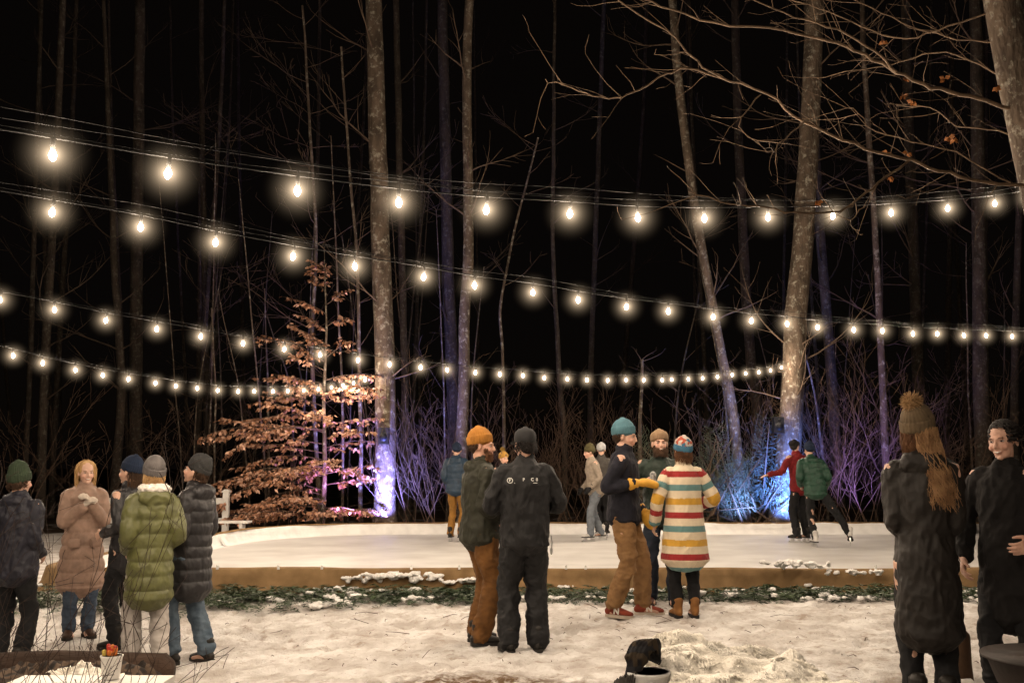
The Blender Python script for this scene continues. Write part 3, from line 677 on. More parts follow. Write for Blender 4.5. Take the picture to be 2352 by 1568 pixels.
    def coat(s,m,hem=.8,ex=.02,puff=0,band=.085,sl=(.066,.056,.047),amp=.010,flare=0,hood=0,collar=1,name='coat',voxs=None,paint=None,prof=None,seed=0,wst=1.,short=0.):
        TP=prof or [(.45,.20,.16),(.80,.185,.145),(.95,.178,.138),(1.08,.162*wst,.125),(1.2,.165,.128),(1.3,.175,.13),(1.38,.165,.115),(1.43,.125,.095),(1.475,.08,.08)]
        f=s.sw/.185; mb=MB(); secs=[]; z=hem
        def it(z):
            for a,b in zip(TP,TP[1:]):
                if z<=b[0]:
                    t=max(0,(z-a[0])/(b[0]-a[0])); return a[1]+(b[1]-a[1])*t,a[2]+(b[2]-a[2])*t
            return TP[-1][1:]
        st=.010 if puff else .03
        while z<1.475:
            a,b=it(z); fl=flare*max(0,(1.1-z)/.6); m_=1+(puff*(abs(math.sin(math.pi*z/band))**.5-.6) if z<1.42 else 0)
            c=s.T(V((0,0,z)))+s.hip; secs.append((*c,(a*f+ex+fl)*m_,(b+ex+fl*.7)*m_)); z+=st
        mb.loft(secs,n=28)
        for sh,el,wr,sg in ((s.shL,s.elL,s.wrL,1),(s.shR,s.elR,s.wrR,-1)):
            c0=sh-V((sg*.08,0,.012)); wr2=el.lerp(wr,.97-short)
            q=[(*c0,sl[0],sl[0]),(*(sh-V((sg*.012,0,.018))),sl[0],sl[0]),(*sh.lerp(el,.5),(sl[0]+sl[1])/2,(sl[0]+sl[1])/2),(*el,sl[1],sl[1]),(*el.lerp(wr2,.5),(sl[1]+sl[2])/2,(sl[1]+sl[2])/2),(*wr2,sl[2],sl[2])]
            q=catmull(q,9); L=0; out=[]
            for i,u in enumerate(q):
                if i: L+=(V(u[:3])-V(q[i-1][:3])).length
                m_=1+(puff*1.3*(abs(math.sin(math.pi*L/band))**.5-.6)) if L>.08 else 1
                out.append((*u[:3],u[3]*m_,u[4]*m_))
            mb.loft(out,n=16)
        nb=s.T(V((0,-.005,1.47)))+s.hip
        if collar:
            h=.035*collar
            mb.loft([(*(nb+V((0,0,-.03))),.085,.085),(*(nb+V((0,-.005,.02))),.078,.08),(*(nb+V((0,-.008,.02+h))),.074,.078)],n=18)
        if hood:
            c=nb+V((0,.085,-.02))
            mb.ell(c,(.125*hood,.06*hood,.07*hood)); mb.ell(c+V((.07,-.05,.02)),(.045,.075,.045)); mb.ell(c+V((-.07,-.05,.02)),(.045,.075,.045)); mb.ell(c+V((0,.015,-.09)),(.075*hood,.04,.05))
        me=vox(mb.mesh('c'),voxs or s.vx*1.15,1)
        wrinkle(me,amp,9,(1,1,.8),seed)
        if amp>.004: wrinkle(me,amp*.45,24,(1,1,.6),seed+3)
        if paint:
            ca=me.color_attributes.new('Col','FLOAT_COLOR','POINT'); cl=[]
            for cq in getco(me).tolist():
                q=V(cq); best=('t',9)
                for tag,sh,el,wr in (('L',s.shL,s.elL,s.wrL),('R',s.shR,s.elR,s.wrR)):
                    Lc=0
                    for a,b in ((sh,el),(el,wr)):
                        ab=b-a; t=min(1,max(0,(q-a).dot(ab)/ab.length_squared)); dist=(q-(a+ab*t)).length
                        if dist<best[1] : best=(tag,dist,Lc+t*ab.length)
                        Lc+=ab.length
                c=paint(q,best[2] if best[1]<.085 and abs(q.x)>s.sw*1.08 else None); cl+=[c[0],c[1],c[2],1]
            ca.data.foreach_set('color',cl)
        me.name=name; return s.child(name,me,m)
    def trousers(s,m,r=(.098,.075,.068),end=.02,amp=.012,name='trousers',seed=0,waist=1.02):
        mb=MB(); hz=s.hip; f=s.sw/.185
        mb.loft([(*(s.T(V((0,0,z)))+hz),a*f,b) for z,a,b in ((.85,.13,.10),(.92,.172,.125),(waist,.16,.118))],n=20)
        for hp_,kn,an in ((s.hpL,s.knL,s.anL),(s.hpR,s.knR,s.anR)):
            e=an+V((0,.005,-end)); q=[(*hp_,r[0],r[0]+.01),(*hp_.lerp(kn,.45),(r[0]+r[1])/2,(r[0]+r[1])/2+.005),(*kn,r[1],r[1]),(*kn.lerp(e,.5),(r[1]+r[2])/2,(r[1]+r[2])/2+.004),(*e,r[2],r[2]+.004)]
            q=catmull(q,6); nq=len(q); q=[(*u[:3],u[3]*(1+(.05*math.sin(i*2.1+seed) if i>nq*.72 else 0)),u[4]*(1+(.05*math.sin(i*2.1+seed) if i>nq*.72 else 0))) for i,u in enumerate(q)]
            mb.loft(q,n=16)
        me=vox(mb.mesh('t'),s.vx*1.25,1); wrinkle(me,amp,8,(1,1,.9),seed+5); wrinkle(me,amp*.4,20,(.8,.8,1.3),seed+7)
        return s.child(name,me,m)
    def shoes(s,m,sole,kind='boot',h=.12,name=None):
        res=[]
        for an,yaw,pt in ((s.anL,s.FL,s.pl),(s.anR,s.FR,s.pr)):
            M=Matrix.Translation(an)@Matrix.Rotation(math.radians(yaw),4,'Z')@Matrix.Rotation(math.radians(pt),4,'X')@Matrix.Translation((0,0,-.09))
            a=MB(); a.loft(catmull([(0,.075,.05,.028,.03),(0,.05,.055,.037,.04),(0,0,.06,.038,.045),(0,-.07,.052,.044,.036),(0,-.13,.043,.047,.026),(0,-.175,.036,.036,.02)],3),n=16)
            a.loft([(0,.02,.06,.045,.055),(0,.015,.11,.044,.052),(0,.018,.09+h*.6,.048,.055),(0,.02,.09+h,.05,.057)],n=16)
            a.xf(M); me=vox(a.mesh('s'),s.vx,1); nm=name or {'boot':'boot','sneaker':'sneaker','skate':'ice_skate'}[kind]
            o=s.child(nm,me,m)
            b=MB(); outl=[(.0,.088),(.03,.078),(.04,.04),(.037,-.02),(.048,-.09),(.05,-.13),(.036,-.175),(0,-.195)]
            outl=outl+[(-x,y) for x,y in outl[-2:0:-1]]
            zt,zb=(.028,.0) if kind!='skate' else (.03,.012)
            n_=len(outl); b.v=[V((x*1.02,y,zb)) for x,y in outl]+[V((x*1.05,y,zt)) for x,y in outl]+[V((0,-.05,zb)),V((0,-.05,zt))]
            for i in range(n_):
                j=(i+1)%n_; b.face(j,i,n_+i,n_+j); b.face(i,j,2*n_); b.face(n_+j,n_+i,2*n_+1)
            b.xf(M); s.child('sole',b.mesh('sole',False),sole,o)
            if kind=='skate':
                c=MB(); c.box((-.003,-.19,-.065),(.003,.11,-.03)); c.box((-.012,-.14,-.035),(.012,-.07,.014)); c.box((-.012,.01,-.035),(.012,.06,.014)); c.xf(M); s.child('blade',c.mesh('blade',False),M_steel,o)
            res.append(o)
        return res
    def beanie(s,m,h=.155,slouch=0,cuff=1,low=.03,ribs=30,name='beanie',fold=.062):
        a=MB(); n=ribs*4
        prof=[(low-.012,.083,.103),(low-.005,.090,.109),(low+.02,.0915,.111),(low+fold-.01,.091,.110),(low+fold,.086,.104),(low+fold+.004,.083,.1),(.115,.076,.092),(h-.03,.062,.075),(h-.012,.045,.055),(h,.022,.027)]
        if not cuff: prof=[(low-.012,.081,.101),(low,.084,.104),(low+.04,.084,.104),(low+.07,.082,.1),(.115,.076,.092),(h-.03,.062,.075),(h-.012,.045,.055),(h,.022,.027)]
        secs=[(0,.012+slouch*max(0,z-.08)*3,z,ax,b) for z,ax,b in catmull(prof,2)]
        a.loft(secs,n=n,mod=lambda th,i:1+.022*math.cos(th*ribs)+.015*noise.noise(V((math.cos(th)*2,math.sin(th)*2,i*.3))))
        a.xf(s.HM@Matrix.Rotation(math.radians(-12),4,'X')); return s.child(name,a.mesh(name),m)
    def pompom(s,par,m,r=.05,h=.185,y=.05):
        a=MB(); rng=random.Random(3); c=V((0,y,h)); a.ell(c,(r*.7,)*3)
        for i in range(420):
            d=V((rng.gauss(0,1),rng.gauss(0,1),rng.gauss(0,1))).normalized(); q=c+d*r*.5; e=c+d*r*rng.uniform(.95,1.3)+V((rng.uniform(-.01,.01),0,rng.uniform(-.01,.01)))
            a.tube([q,e],[.0035,.001],3)
        a.xf(s.HM); return s.child('pompom',a.mesh('pompom'),m,par)
    def hair(s,m,length=.2,a0=-60,a1=240,n=150,top=.03,rad=1.,wave=.012,cap=True,r=.0042,name='hair',push=(0,0),sp=1.,back=.03,var=0):
        a=MB(); rng=random.Random(int(length*999)+n)
        if cap:
            a.ell((0,.022,.034),(.079*rad,.094*rad,.088*rad))
            a.ell((0,.050,-.01),(.068*rad,.058*rad,.08*rad))
        for i in range(n):
            an=math.radians(rng.uniform(a0,a1)); c,s_=math.cos(an),math.sin(an); L_=length*rng.uniform(.75,1.05); pts=[]; ph=rng.uniform(0,6); kk=rng.uniform(.94,1.06)*rad
            z0=top+rng.uniform(-.01,.03); pv=1-var*rng.random()
            tt=9 if length>.2 else 6
            for k in range(tt+1):
                t=k/tt; z=z0-L_*t; rr=kk*(1+.06*math.sin(t*3.1))
                if z>.03: rr*=math.sqrt(max(.03,1-((z-.03)/.098)**2))
                if z<-.08: rr*=(1-.16*min(1,(-.08-z)/.15))*sp
                w=wave*math.sin(ph+t*7)
                tp=t**1.3*pv
                pts.append(V((c*.082*rr+w+push[0]*tp,.018+s_*.094*rr+w*.5+push[1]*tp+(back*t if length>.25 else 0),z)))
            a.tube(pts,[r*(1-.6*k/tt) for k in range(tt+1)],4)
        a.xf(s.HM); return s.child(name,a.mesh(name),m)
    def scalp(s,m,rad=1.,name='hair'):
        a=MB(); rng=random.Random(17)
        for i in range(1100):
            an=rng.uniform(0,6.28); el=rng.uniform(-.5,1.57); d=V((math.cos(el)*math.cos(an),math.cos(el)*math.sin(an),math.sin(el)))
            p=V((d.x*.077,.014+d.y*.096,.036+d.z*.088))*1.0
            if p.y<-.055 and p.z<.085: continue
            if p.y<.0 and p.z<.0: continue
            if p.z<-.03 and p.y<.05: continue
            t=(V((.9+rng.uniform(-.25,.25),-.3+rng.uniform(-.2,.2),-.4))+d*.1).normalized()*rng.uniform(.025,.045)*rad
            a.tube([p-d*.004,p+d*.005+t*.5,p+t],[.006,.005,.0015],4)
        a.ell((0,.020,.045),(.076,.090,.083))
        a.xf(s.HM); return s.child(name,a.mesh(name),m)
    def beard(s,m,full=1.):
        a=MB(); rng=random.Random(4)
        for i in range(700):
            x=rng.uniform(-.062,.062); z=rng.uniform(-.115,-.02)
            if z>-.045 and abs(x)<.05: continue
            if -.072<z<-.052 and abs(x)<.022: continue
            if z>-.05: y=-.035-rng.uniform(0,.03)
            else: y=-.032-.066*math.sqrt(max(0,1-(x/.066)**2))
            p=V((x,y+.008,z)); e=p+V((x*.25,-.012,-.028*full))*rng.uniform(.7,1.2); a.tube([p,e],[.005,.002],4)
        a.xf(s.HM); return s.child('beard',a.mesh('beard'),m)
    def gloves(s,m,mitten=False,ex=.004,name='glove',sides='LR'):
        for c,wr,el,pn in (('L',s.wrL,s.elL,s.pnl),('R',s.wrR,s.elR,s.pnr)):
            if c not in sides: continue
            a=MB(); hand(a,wr,wr-el,pn,c=='L',s.curl,ex,mitten)
            d=(wr-el).normalized(); a.loft([(*(wr-d*.06),.042+ex,.042+ex),(*(wr+d*.01),.034+ex,.03+ex)],n=14)
            me=vox(a.mesh(name),.0065,1); s.child(name,me,m)
M_steel=mat('steel',(.6,.6,.6),.3,10,.1,metal=1)
M_sole=mat('black_rubber',(.02,.018,.016),.8); M_lsole=mat('cream_rubber',(.5,.43,.35),.7)
K={}
def C_(n,c,**k):
    K[n]=cloth(n,c,**k); return K[n]
C_('denim',(.028,.042,.07),col2=(.065,.09,.13)); C_('denim_light',(.05,.075,.105),col2=(.10,.135,.175)); C_('black_cloth',(.008,.008,.009),na=.3); C_('charcoal_puffer',(.013,.012,.014),rough=.5,bs=60,spec=.4)
C_('black_leather',(.012,.010,.008),rough=.5); C_('brown_leather',(.045,.022,.013),rough=.55); C_('grey_knit',(.11,.10,.098),na=.3); C_('dark_knit',(.026,.026,.026),na=.3)
C_('navy_knit',(.010,.018,.04)); C_('blonde_hair',(.30,.17,.07),col2=(.55,.36,.17)); C_('brown_hair',(.03,.016,.009),col2=(.07,.037,.02)); C_('dark_hair',(.010,.007,.006),na=.4,rough=.6); C_('auburn_hair',(.055,.024,.011),col2=(.14,.065,.03))
# --- pair in the middle
F=Fig(1206,1490,8.44,187,1.84,'person in black work coveralls and dark cap with printed logo',WL=(.12,-.24,1.13),WR=(-.10,-.25,1.14),hl=(.6,.4,-.8),hr=(-.8,.3,-.8),AL=(.13,.0,.09),AR=(-.11,-.03,.09),head=(18,6),sw=.18,hat=.02,curl=.9,pnl=(-1,0,.3),pnr=(1,0,.3))
blk=C_('black_canvas',(.0085,.0085,.0095),na=.3,rough=.7)
ct=F.coat(blk,hem=.83,ex=.024,sl=(.076,.068,.055),amp=.013,collar=1.2,name='work_jacket',prof=[(.8,.175,.135),(.95,.178,.14),(1.08,.18,.135),(1.2,.185,.138),(1.3,.19,.138),(1.38,.178,.12),(1.43,.13,.1),(1.475,.085,.085)])
F.trousers(blk,r=(.11,.096,.088),end=.03,amp=.014,name='coverall_legs'); F.shoes(K['black_leather'],M_sole,'boot',.1)
F.hair(K['dark_hair'],.08,-20,200,120,top=.0,cap=True,rad=.96)
a=MB(); a.loft([(0,.014,.022,.083,.103),(0,.014,.06,.087,.107),(0,.014,.10,.078,.096),(0,.014,.125,.055,.068),(0,.014,.137,.02,.025)],n=32); a.xf(F.HM@Matrix.Rotation(math.radians(-6),4,'X'))
cp=F.child('cap',a.mesh('cap'),C_('cap_cloth',(.02,.02,.021)))
a=MB(); a.loft([(0,-.07,.035,.075,.006),(0,-.12,.033,.07,.005),(0,-.165,.022,.045,.004)],n=20); a.xf(F.HM); F.child('visor',a.mesh('visor'),K['cap_cloth'],cp)
M_print=mat('white_print',(.6,.6,.57),.6)
def textmesh(txt,size,off=.02,ext=0):
    cu=bpy.data.curves.new('t','FONT'); cu.body=txt; cu.size=size; cu.align_x='CENTER'; cu.align_y='CENTER'; cu.offset=size*off; cu.extrude=ext
    o=bpy.data.objects.new('t',cu); VC.objects.link(o); vl=VS.view_layers[0]; vl.update(); dg=vl.depsgraph; dg.update()
    me=bpy.data.meshes.new_from_object(o.evaluated_get(dg)); bpy.data.objects.remove(o); return me
def decal(target,fig,items,name):
    bvh=BVHTree.FromPolygons([v.co for v in target.data.vertices],[tuple(p.vertices) for p in target.data.polygons])
    out=MB()
    for txt,x,z,size in items:
        if txt=='RING':
            n=28
            st=len(out.v)
            for i in range(n):
                for r in (size,size*.78):
                    out.v.append(V((x+math.cos(i/n*6.2832)*r,0,z+math.sin(i/n*6.2832)*r)))
            for i in range(n): j=(i+1)%n; out.face(st+2*i,st+2*j,st+2*j+1,st+2*i+1)
            continue
        if txt=='BAR':
            st=len(out.v); out.v+=[V((x-size,0,z-.002)),V((x+size,0,z-.002)),V((x+size,0,z+.002)),V((x-size,0,z+.002))]; out.face(st,st+1,st+2,st+3); continue
        me=textmesh(txt,size); st=len(out.v)
        for v in me.vertices: out.v.append(V((x-v.co.x,0,z+v.co.y)))
        for p in me.polygons: out.face(*[st+i for i in p.vertices])
    for i,v in enumerate(out.v):
        h=bvh.ray_cast(V((v.x,.6,v.z)),V((0,-1,0)))
        y=(h[0].y if h[0] else .16)+.004; out.v[i]=V((v.x,y,v.z))
    fig.child(name,out.mesh(name,False),M_print)
decal(ct,F,[('RING',.135,1.345,.022),('F',.135,1.345,.030),('.',.100,1.335,.04),('P',.03,1.352,.032),('C',-.040,1.352,.034),('8',-.078,1.352,.034),('BAR',-.062,1.326,.018)],'printed_logo')
a=MB(); a.tube([V((-.2,.07,.92)),V((-.205,.09,.86)),V((-.2,.085,.80))],[.004,.005,.004],6); a.ell((-.2,.09,.79),(.012,.006,.03)); F.child('key_clip',a.mesh('key_clip'),M_steel)

F=Fig(1100,1468,8.85,112,1.86,'bearded person in mustard beanie, olive jacket and brown trousers',WL=(.13,-.20,1.0),WR=(-.14,-.2,1.0),hl=(.3,1,-.3),hr=(-.3,1,-.3),AL=(.1,-.02,.09),AR=(-.1,.02,.09),head=(-30,3),curl=.9,brow=(.2,.1,.05),sw=.185,skin=(.54,.30,.21))
F.coat(C_('olive_canvas',(.020,.020,.012),na=.3,rough=.7),hem=.84,ex=.022,sl=(.073,.065,.055),amp=.012,hood=.9,collar=1.,name='jacket',seed=2)
F.trousers(C_('rust_brown_duck',(.12,.052,.013),na=.25),r=(.108,.09,.082),end=.03,amp=.014,seed=3); F.shoes(K['black_leather'],M_sole,'boot',.08)
F.hair(K['brown_hair'],.05,0,180,90,top=.0,rad=.93); F.beanie(C_('mustard_knit',(.30,.125,.02)),h=.165,low=.03); F.beard(C_('ginger_beard',(.11,.048,.022)),.7)
# --- trio
F=Fig(1436,1402,10.05,78,1.93,'tall person in teal beanie, navy jacket, khaki trousers and red sneakers',WL=(.10,-.17,.93),WR=(-.19,-.13,1.20),hl=(.3,.8,-.6),hr=(-.3,.8,-1),AL=(.1,-.16,.09),AR=(-.1,.09,.09),KL=(.1,-1,0),KR=(-.1,-1,0),head=(-5,8),curl=.4,sw=.19,FL=10,FR=-20,pnr=(0,-.2,-1),pnl=(-1,0,0))
F.coat(C_('navy_fleece',(.009,.009,.015),na=.3),hem=.86,ex=.016,sl=(.068,.058,.048),amp=.01,collar=1.3,name='jacket',seed=4)
F.trousers(C_('khaki_canvas',(.21,.115,.048),na=.2),r=(.10,.085,.072),end=-.015,amp=.015,seed=1)
sn=F.shoes(C_('red_suede',(.20,.038,.02),na=.35),M_lsole,'sneaker',.03,name='sneaker')
F.beanie(C_('teal_knit',(.06,.135,.165)),h=.165,low=.028); F.hair(K['brown_hair'],.05,0,180,80,top=.0,rad=.94)
F.gloves(C_('yellow_leather',(.56,.29,.035),rough=.6,na=.15),True,.014,'mitten')
M_n=mat('pale_letter',(.6,.56,.5),.6)
for an,yaw in ((F.anL,F.FL),(F.anR,F.FR)):
    me=textmesh('N',.075,.04,.001)
    Mx=Matrix.Translation(an)@Matrix.Rotation(math.radians(yaw),4,'Z')@Matrix.Translation((-.0485,-.045,-.03))@Matrix.Rotation(math.radians(-90),4,'Z')@Matrix.Rotation(math.radians(78),4,'X')
    me.transform(Mx); F.child('letter_emblem',me,M_n,sn[0] if an is F.anL else sn[1])
F=Fig(1522,1384,10.75,-8,1.86,'bearded smiling person in tan beanie and dark green jacket',WL=(.22,-.12,1.0),WR=(-.16,-.24,1.24),hl=(.5,.7,-.3),hr=(-.6,.2,-.8),head=(8,-2),curl=.95,smile=1,pnr=(.8,-.5,0),brow=(.06,.03,.02),sw=.185)
F.coat(C_('forest_green_shell',(.015,.026,.019),rough=.6),hem=.85,ex=.02,amp=.01,collar=1.,name='jacket',seed=6)
F.trousers(C_('dark_denim',(.014,.02,.033)),r=(.10,.075,.062)); F.shoes(C_('oxblood_leather',(.07,.022,.015),rough=.5),M_sole,'boot',.08)
F.beanie(C_('tan_knit',(.21,.135,.078)),h=.15,low=.035); F.beard(K['brown_hair'],1.2); F.hair(K['brown_hair'],.06,0,180,80,top=.0,rad=.94)
def held(fig,off,name,build,mats,label,cat):
    w=fig.o.matrix_basis@off; m=MB(); build(m); return obj(name,m.mesh(name),mats,label=label,cat=cat,loc=w)
wr=F.wrR; d=(F.wrR-F.elR).normalized()
held(F,wr+d*.085+V((.035,-.035,.01)),'drink_can',lambda m:m.loft([(0,0,-.06,.026,.026),(0,0,-.055,.033,.033),(0,0,.05,.033,.033),(0,0,.06,.027,.027)],n=18),mat('white_can',(.55,.55,.52),.35,40,.4,col2=(.08,.08,.09)),'white and black drink can held in a hand','can')
F=Fig(1576,1406,9.93,183,1.76,'person in striped wool coat, patterned blue beanie and tan boots',WL=(.29,-.06,.91),WR=(-.19,-.22,1.08),hl=(.5,.8,-.2),hr=(-.6,.5,-.5),AL=(.085,0,.09),AR=(-.085,0,.09),head=(14,0),sw=.165,curl=.7,FL=6,FR=-6)
cr=(.62,.52,.38);rd=(.27,.022,.022);tl=(.11,.215,.215);ye=(.52,.29,.04)
def stripes(q,arm):
    u=(1.435-q.z)/.134 if arm is None else (arm+.02)/.134
    i=int(math.floor(u)); f=u-i
    if u<0: return cr
    return (rd,tl,ye)[i%3] if f<.45 else cr
F.coat(mat('striped_wool',(.95,.95,.95),.95,20,.08,200,.6,attr=True,sheen=.1,bdist=.003),hem=.56,ex=.028,sl=(.073,.066,.06),flare=.045,amp=.006,collar=1.2,name='striped_coat',paint=stripes,wst=1.08,voxs=.006,seed=1)
F.trousers(K['black_cloth'],r=(.085,.07,.058),end=-.05,amp=.008,name='leggings'); F.shoes(C_('tan_suede',(.22,.10,.032)),M_sole,'boot',.09)
F.hair(K['auburn_hair'],.13,-20,200,170,top=.0,wave=.008,rad=.95); 
def patt(name,a,b,c,s=14):
    m=mat(name,(1,1,1),.9,s,.1,200,.5); nt=m.node_tree;N=nt.nodes
    v=N.new('ShaderNodeTexVoronoi'); v.inputs['Scale'].default_value=s; tc=N.new('ShaderNodeTexCoord'); nt.links.new(tc.outputs['Object'],v.inputs['Vector'])
    r=N.new('ShaderNodeValToRGB'); r.color_ramp.interpolation='CONSTANT'; e=r.color_ramp.elements; e[0].color=(*a,1); e[1].position=.45; e[1].color=(*b,1); x=e.new(.65); x.color=(*c,1)
    sp=N.new('ShaderNodeSeparateColor'); nt.links.new(v.outputs['Color'],sp.inputs[0]); nt.links.new(sp.outputs[0],r.inputs[0]); nt.links.new(r.outputs[0],N['Principled BSDF'].inputs['Base Color']); return m
def plaid(name,a,b,c,s=30):
    m=mat(name,(1,1,1),.95,s,.1,200,.5); nt=m.node_tree;N=nt.nodes;L=nt.links; tc=N.new('ShaderNodeTexCoord'); prev=None
    for ax,cc in (('X',b),('Z',c),('Y',b)):
        w=N.new('ShaderNodeTexWave'); w.bands_direction=ax; w.inputs['Scale'].default_value=s*.2; w.inputs['Distortion'].default_value=.8; L.new(tc.outputs['Object'],w.inputs['Vector'])
        r=N.new('ShaderNodeValToRGB'); r.color_ramp.elements[0].position=.75; r.color_ramp.elements[1].position=.9; L.new(w.outputs['Fac'],r.inputs[0])
        x=N.new('ShaderNodeMix'); x.data_type='RGBA'; L.new(r.outputs[0],x.inputs[0]); x.inputs[7].default_value=(*cc,1)
        if prev is None: x.inputs[6].default_value=(*a,1)
        else: L.new(prev,x.inputs[6])
        prev=x.outputs[2]
    L.new(prev,N['Principled BSDF'].inputs['Base Color']); return m
b=F.beanie(patt('patterned_knit',(.4,.36,.32),(.04,.13,.21),(.32,.07,.04),34),h=.16,low=.03,cuff=0)
a=MB(); a.loft([(0,.012,.016,.088,.108),(0,.012,.03,.093,.113),(0,.012,.06,.092,.112),(0,.012,.072,.086,.106)],n=90,mod=lambda th,i:1+.02*math.cos(th*28)); a.xf(F.HM@Matrix.Rotation(math.radians(-12),4,'X')); F.child('cuff',a.mesh('cuff'),C_('blue_knit',(.04,.125,.2)),b)
print('P1',time.time()-T0,flush=True)
# --- group of five
F=Fig(178,1458,9.9,30,1.69,'smiling blonde person in long pink-beige puffer coat clasping gloved hands',hat=0,WL=(.03,-.22,1.34),WR=(-.03,-.22,1.31),hl=(.5,.2,-1),hr=(-.5,.2,-1),head=(6,0),sw=.158,smile=1,curl=1.0,pnl=(-1,0,0),pnr=(1,0,0),AL=(.085,0,.09),AR=(-.085,0,.09),brow=(.25,.15,.08),skin=(.56,.35,.265),bw=.7)
F.coat(C_('pink_beige_puffer',(.26,.17,.128),rough=.65,bs=40),hem=.50,ex=.034,sl=(.076,.066,.054),puff=.09,band=.13,flare=.03,amp=.005,hood=.9,collar=1.,seed=8)
a=MB(); nb=V((0,-.012,1.5)); a.loft([(*(nb+V((0,0,-.03))),.064,.066),(*(nb+V((0,0,.03))),.058,.062)],n=18); F.child('turtleneck',a.mesh('turtleneck'),C_('cream_knit',(.6,.53,.45)))
for sg in (-1,1):
    a=MB(); a.loft([(sg*.10,-.195,.98,.055,.01),(sg*.10,-.198,.965,.057,.012),(sg*.10,-.196,.90,.055,.01)],n=12); F.child('pocket_flap',a.mesh('pocket_flap'),K['pink_beige_puffer'])
F.trousers(K['denim'],r=(.095,.074,.064)); F.shoes(K['brown_leather'],M_sole,'boot',.08)
F.hair(K['blonde_hair'],.27,-18,198,330,top=.105,wave=.012,r=.0042,rad=1.04,back=.0); F.gloves(C_('cream_wool',(.52,.45,.38)),ex=.004)
F=Fig(334,1532,8.25,214,1.74,'person in olive green puffer coat, grey beanie and white trousers',WL=(.15,-.16,1.0),WR=(-.15,-.14,1.02),hl=(.3,1,-.3),hr=(-.3,1,-.2),head=(8,-2),sw=.155,curl=.8,AL=(.10,-.08,.09),AR=(-.10,.08,.09),FL=0,FR=-10)
F.coat(C_('olive_green_puffer',(.092,.095,.032),rough=.5,bs=40,spec=.4),hem=.62,ex=.032,sl=(.080,.072,.058),puff=.10,band=.115,amp=.007,hood=0,collar=1.,seed=9)
nb=V((0,0,1.47))
a=MB(); c=nb+V((0,.10,-.03)); a.ell(c,(.145,.07,.085)); a.ell(c+V((0,.02,-.10)),(.095,.045,.07)); a.ell(c+V((.085,-.07,.03)),(.055,.09,.05)); a.ell(c+V((-.085,-.07,.03)),(.055,.09,.05)); me=vox(a.mesh('h'),.009); wrinkle(me,.010,12); hd=F.child('hood',me,K['olive_green_puffer'])
a=MB(); a.ell(c+V((0,-.025,.075)),(.135,.085,.045)); a.ell(c+V((.08,-.10,.08)),(.045,.06,.04));a.ell(c+V((-.08,-.10,.08)),(.045,.06,.04)); me=vox(a.mesh('h'),.008); wrinkle(me,.012,28); F.child('fleece_lining',me,C_('white_fleece',(.62,.58,.53),bs=120,bstr=.9),hd)
F.trousers(C_('white_denim',(.38,.35,.325),na=.12),r=(.098,.082,.074),end=-.03,seed=6); F.shoes(K['brown_leather'],M_sole,'boot',.09)
F.beanie(K['grey_knit'],h=.165,slouch=.15,low=.02); F.hair(K['blonde_hair'],.09,-20,200,200,top=.0,wave=.006,rad=.94)
F=Fig(430,1512,8.68,250,1.76,'laughing person in long black puffer, grey beanie and blue jeans',WL=(.14,-.2,1.02),WR=(-.14,-.20,1.03),hl=(.3,1,-.3),hr=(-.3,1,-.3),head=(10,-16),sw=.16,curl=.8,AL=(.1,-.10,.09),AR=(-.1,.12,.09),lean=(0,.03),smile=1)
F.coat(K['charcoal_puffer'],hem=.60,ex=.026,sl=(.074,.066,.054),puff=.09,band=.10,amp=.006,hood=1.1,collar=1.2,seed=10)
F.trousers(K['denim_light'],r=(.098,.08,.082),end=-.02,seed=2); F.shoes(K['black_leather'],M_sole,'boot',.1); F.beanie(K['dark_knit'],h=.16,slouch=.2,low=.03); F.hair(K['brown_hair'],.08,0,180,120,top=.0,rad=.95)
F=Fig(284,1490,9.4,245,1.75,'person in navy beanie and dark coat behind the green puffer',head=(10,-4),sw=.165,smile=1,skin=(.54,.33,.24),WL=(.14,-.2,1.05),WR=(-.14,-.2,1.05))
F.coat(K['charcoal_puffer'],hem=.75,ex=.015,collar=1,seed=3); F.trousers(K['black_cloth']); F.shoes(K['black_leather'],M_sole); F.beanie(K['navy_knit'],h=.17,low=.03); F.hair(K['brown_hair'],.20,10,170,140,top=.0,rad=.95)
F=Fig(20,1500,8.3,172,1.69,'person in dark green beanie and navy jacket facing away',head=(-5,0),sw=.18,WL=(.14,-.2,1.0),WR=(-.12,-.2,.99))
F.coat(C_('navy_shell',(.011,.011,.018),rough=.6),hem=.82,ex=.03,sl=(.076,.066,.056),puff=.02,band=.13,amp=.012,hood=.9,seed=11); F.trousers(K['black_cloth']); F.shoes(K['black_leather'],M_sole); F.beanie(C_('bottle_green_knit',(.02,.032,.017)),h=.185,low=.02); F.hair(K['brown_hair'],.07,0,180,100,top=0,rad=.95)
print('P2',time.time()-T0,flush=True)
# --- near pair
F=Fig(2138,1500,5.6,168,1.77,'person in long dark coat and pompom beanie with long hair',hat=.03,WL=(.08,-.24,1.12),WR=(-.08,-.24,1.12),hl=(.25,1,-.9),hr=(-.25,1,-.9),head=(-32,0),sw=.155,curl=.9,AL=(.08,0,.09),AR=(-.08,.02,.09),vx=.0065)
F.coat(C_('black_brown_parka',(.011,.0085,.007),rough=.6,bs=60),hem=.52,ex=.015,sl=(.067,.062,.054),puff=.018,band=.22,amp=.010,hood=1.05,collar=1.4,seed=12,wst=.95)
F.trousers(K['black_cloth'],r=(.085,.07,.06),amp=.008,name='leggings'); F.shoes(K['black_leather'],M_sole,'boot',.2)
b=F.beanie(C_('taupe_knit',(.10,.07,.04),na=.3),h=.165,low=.02,ribs=24,slouch=.1); F.pompom(b,C_('tan_fur',(.30,.185,.09)),.052,.165,.085)
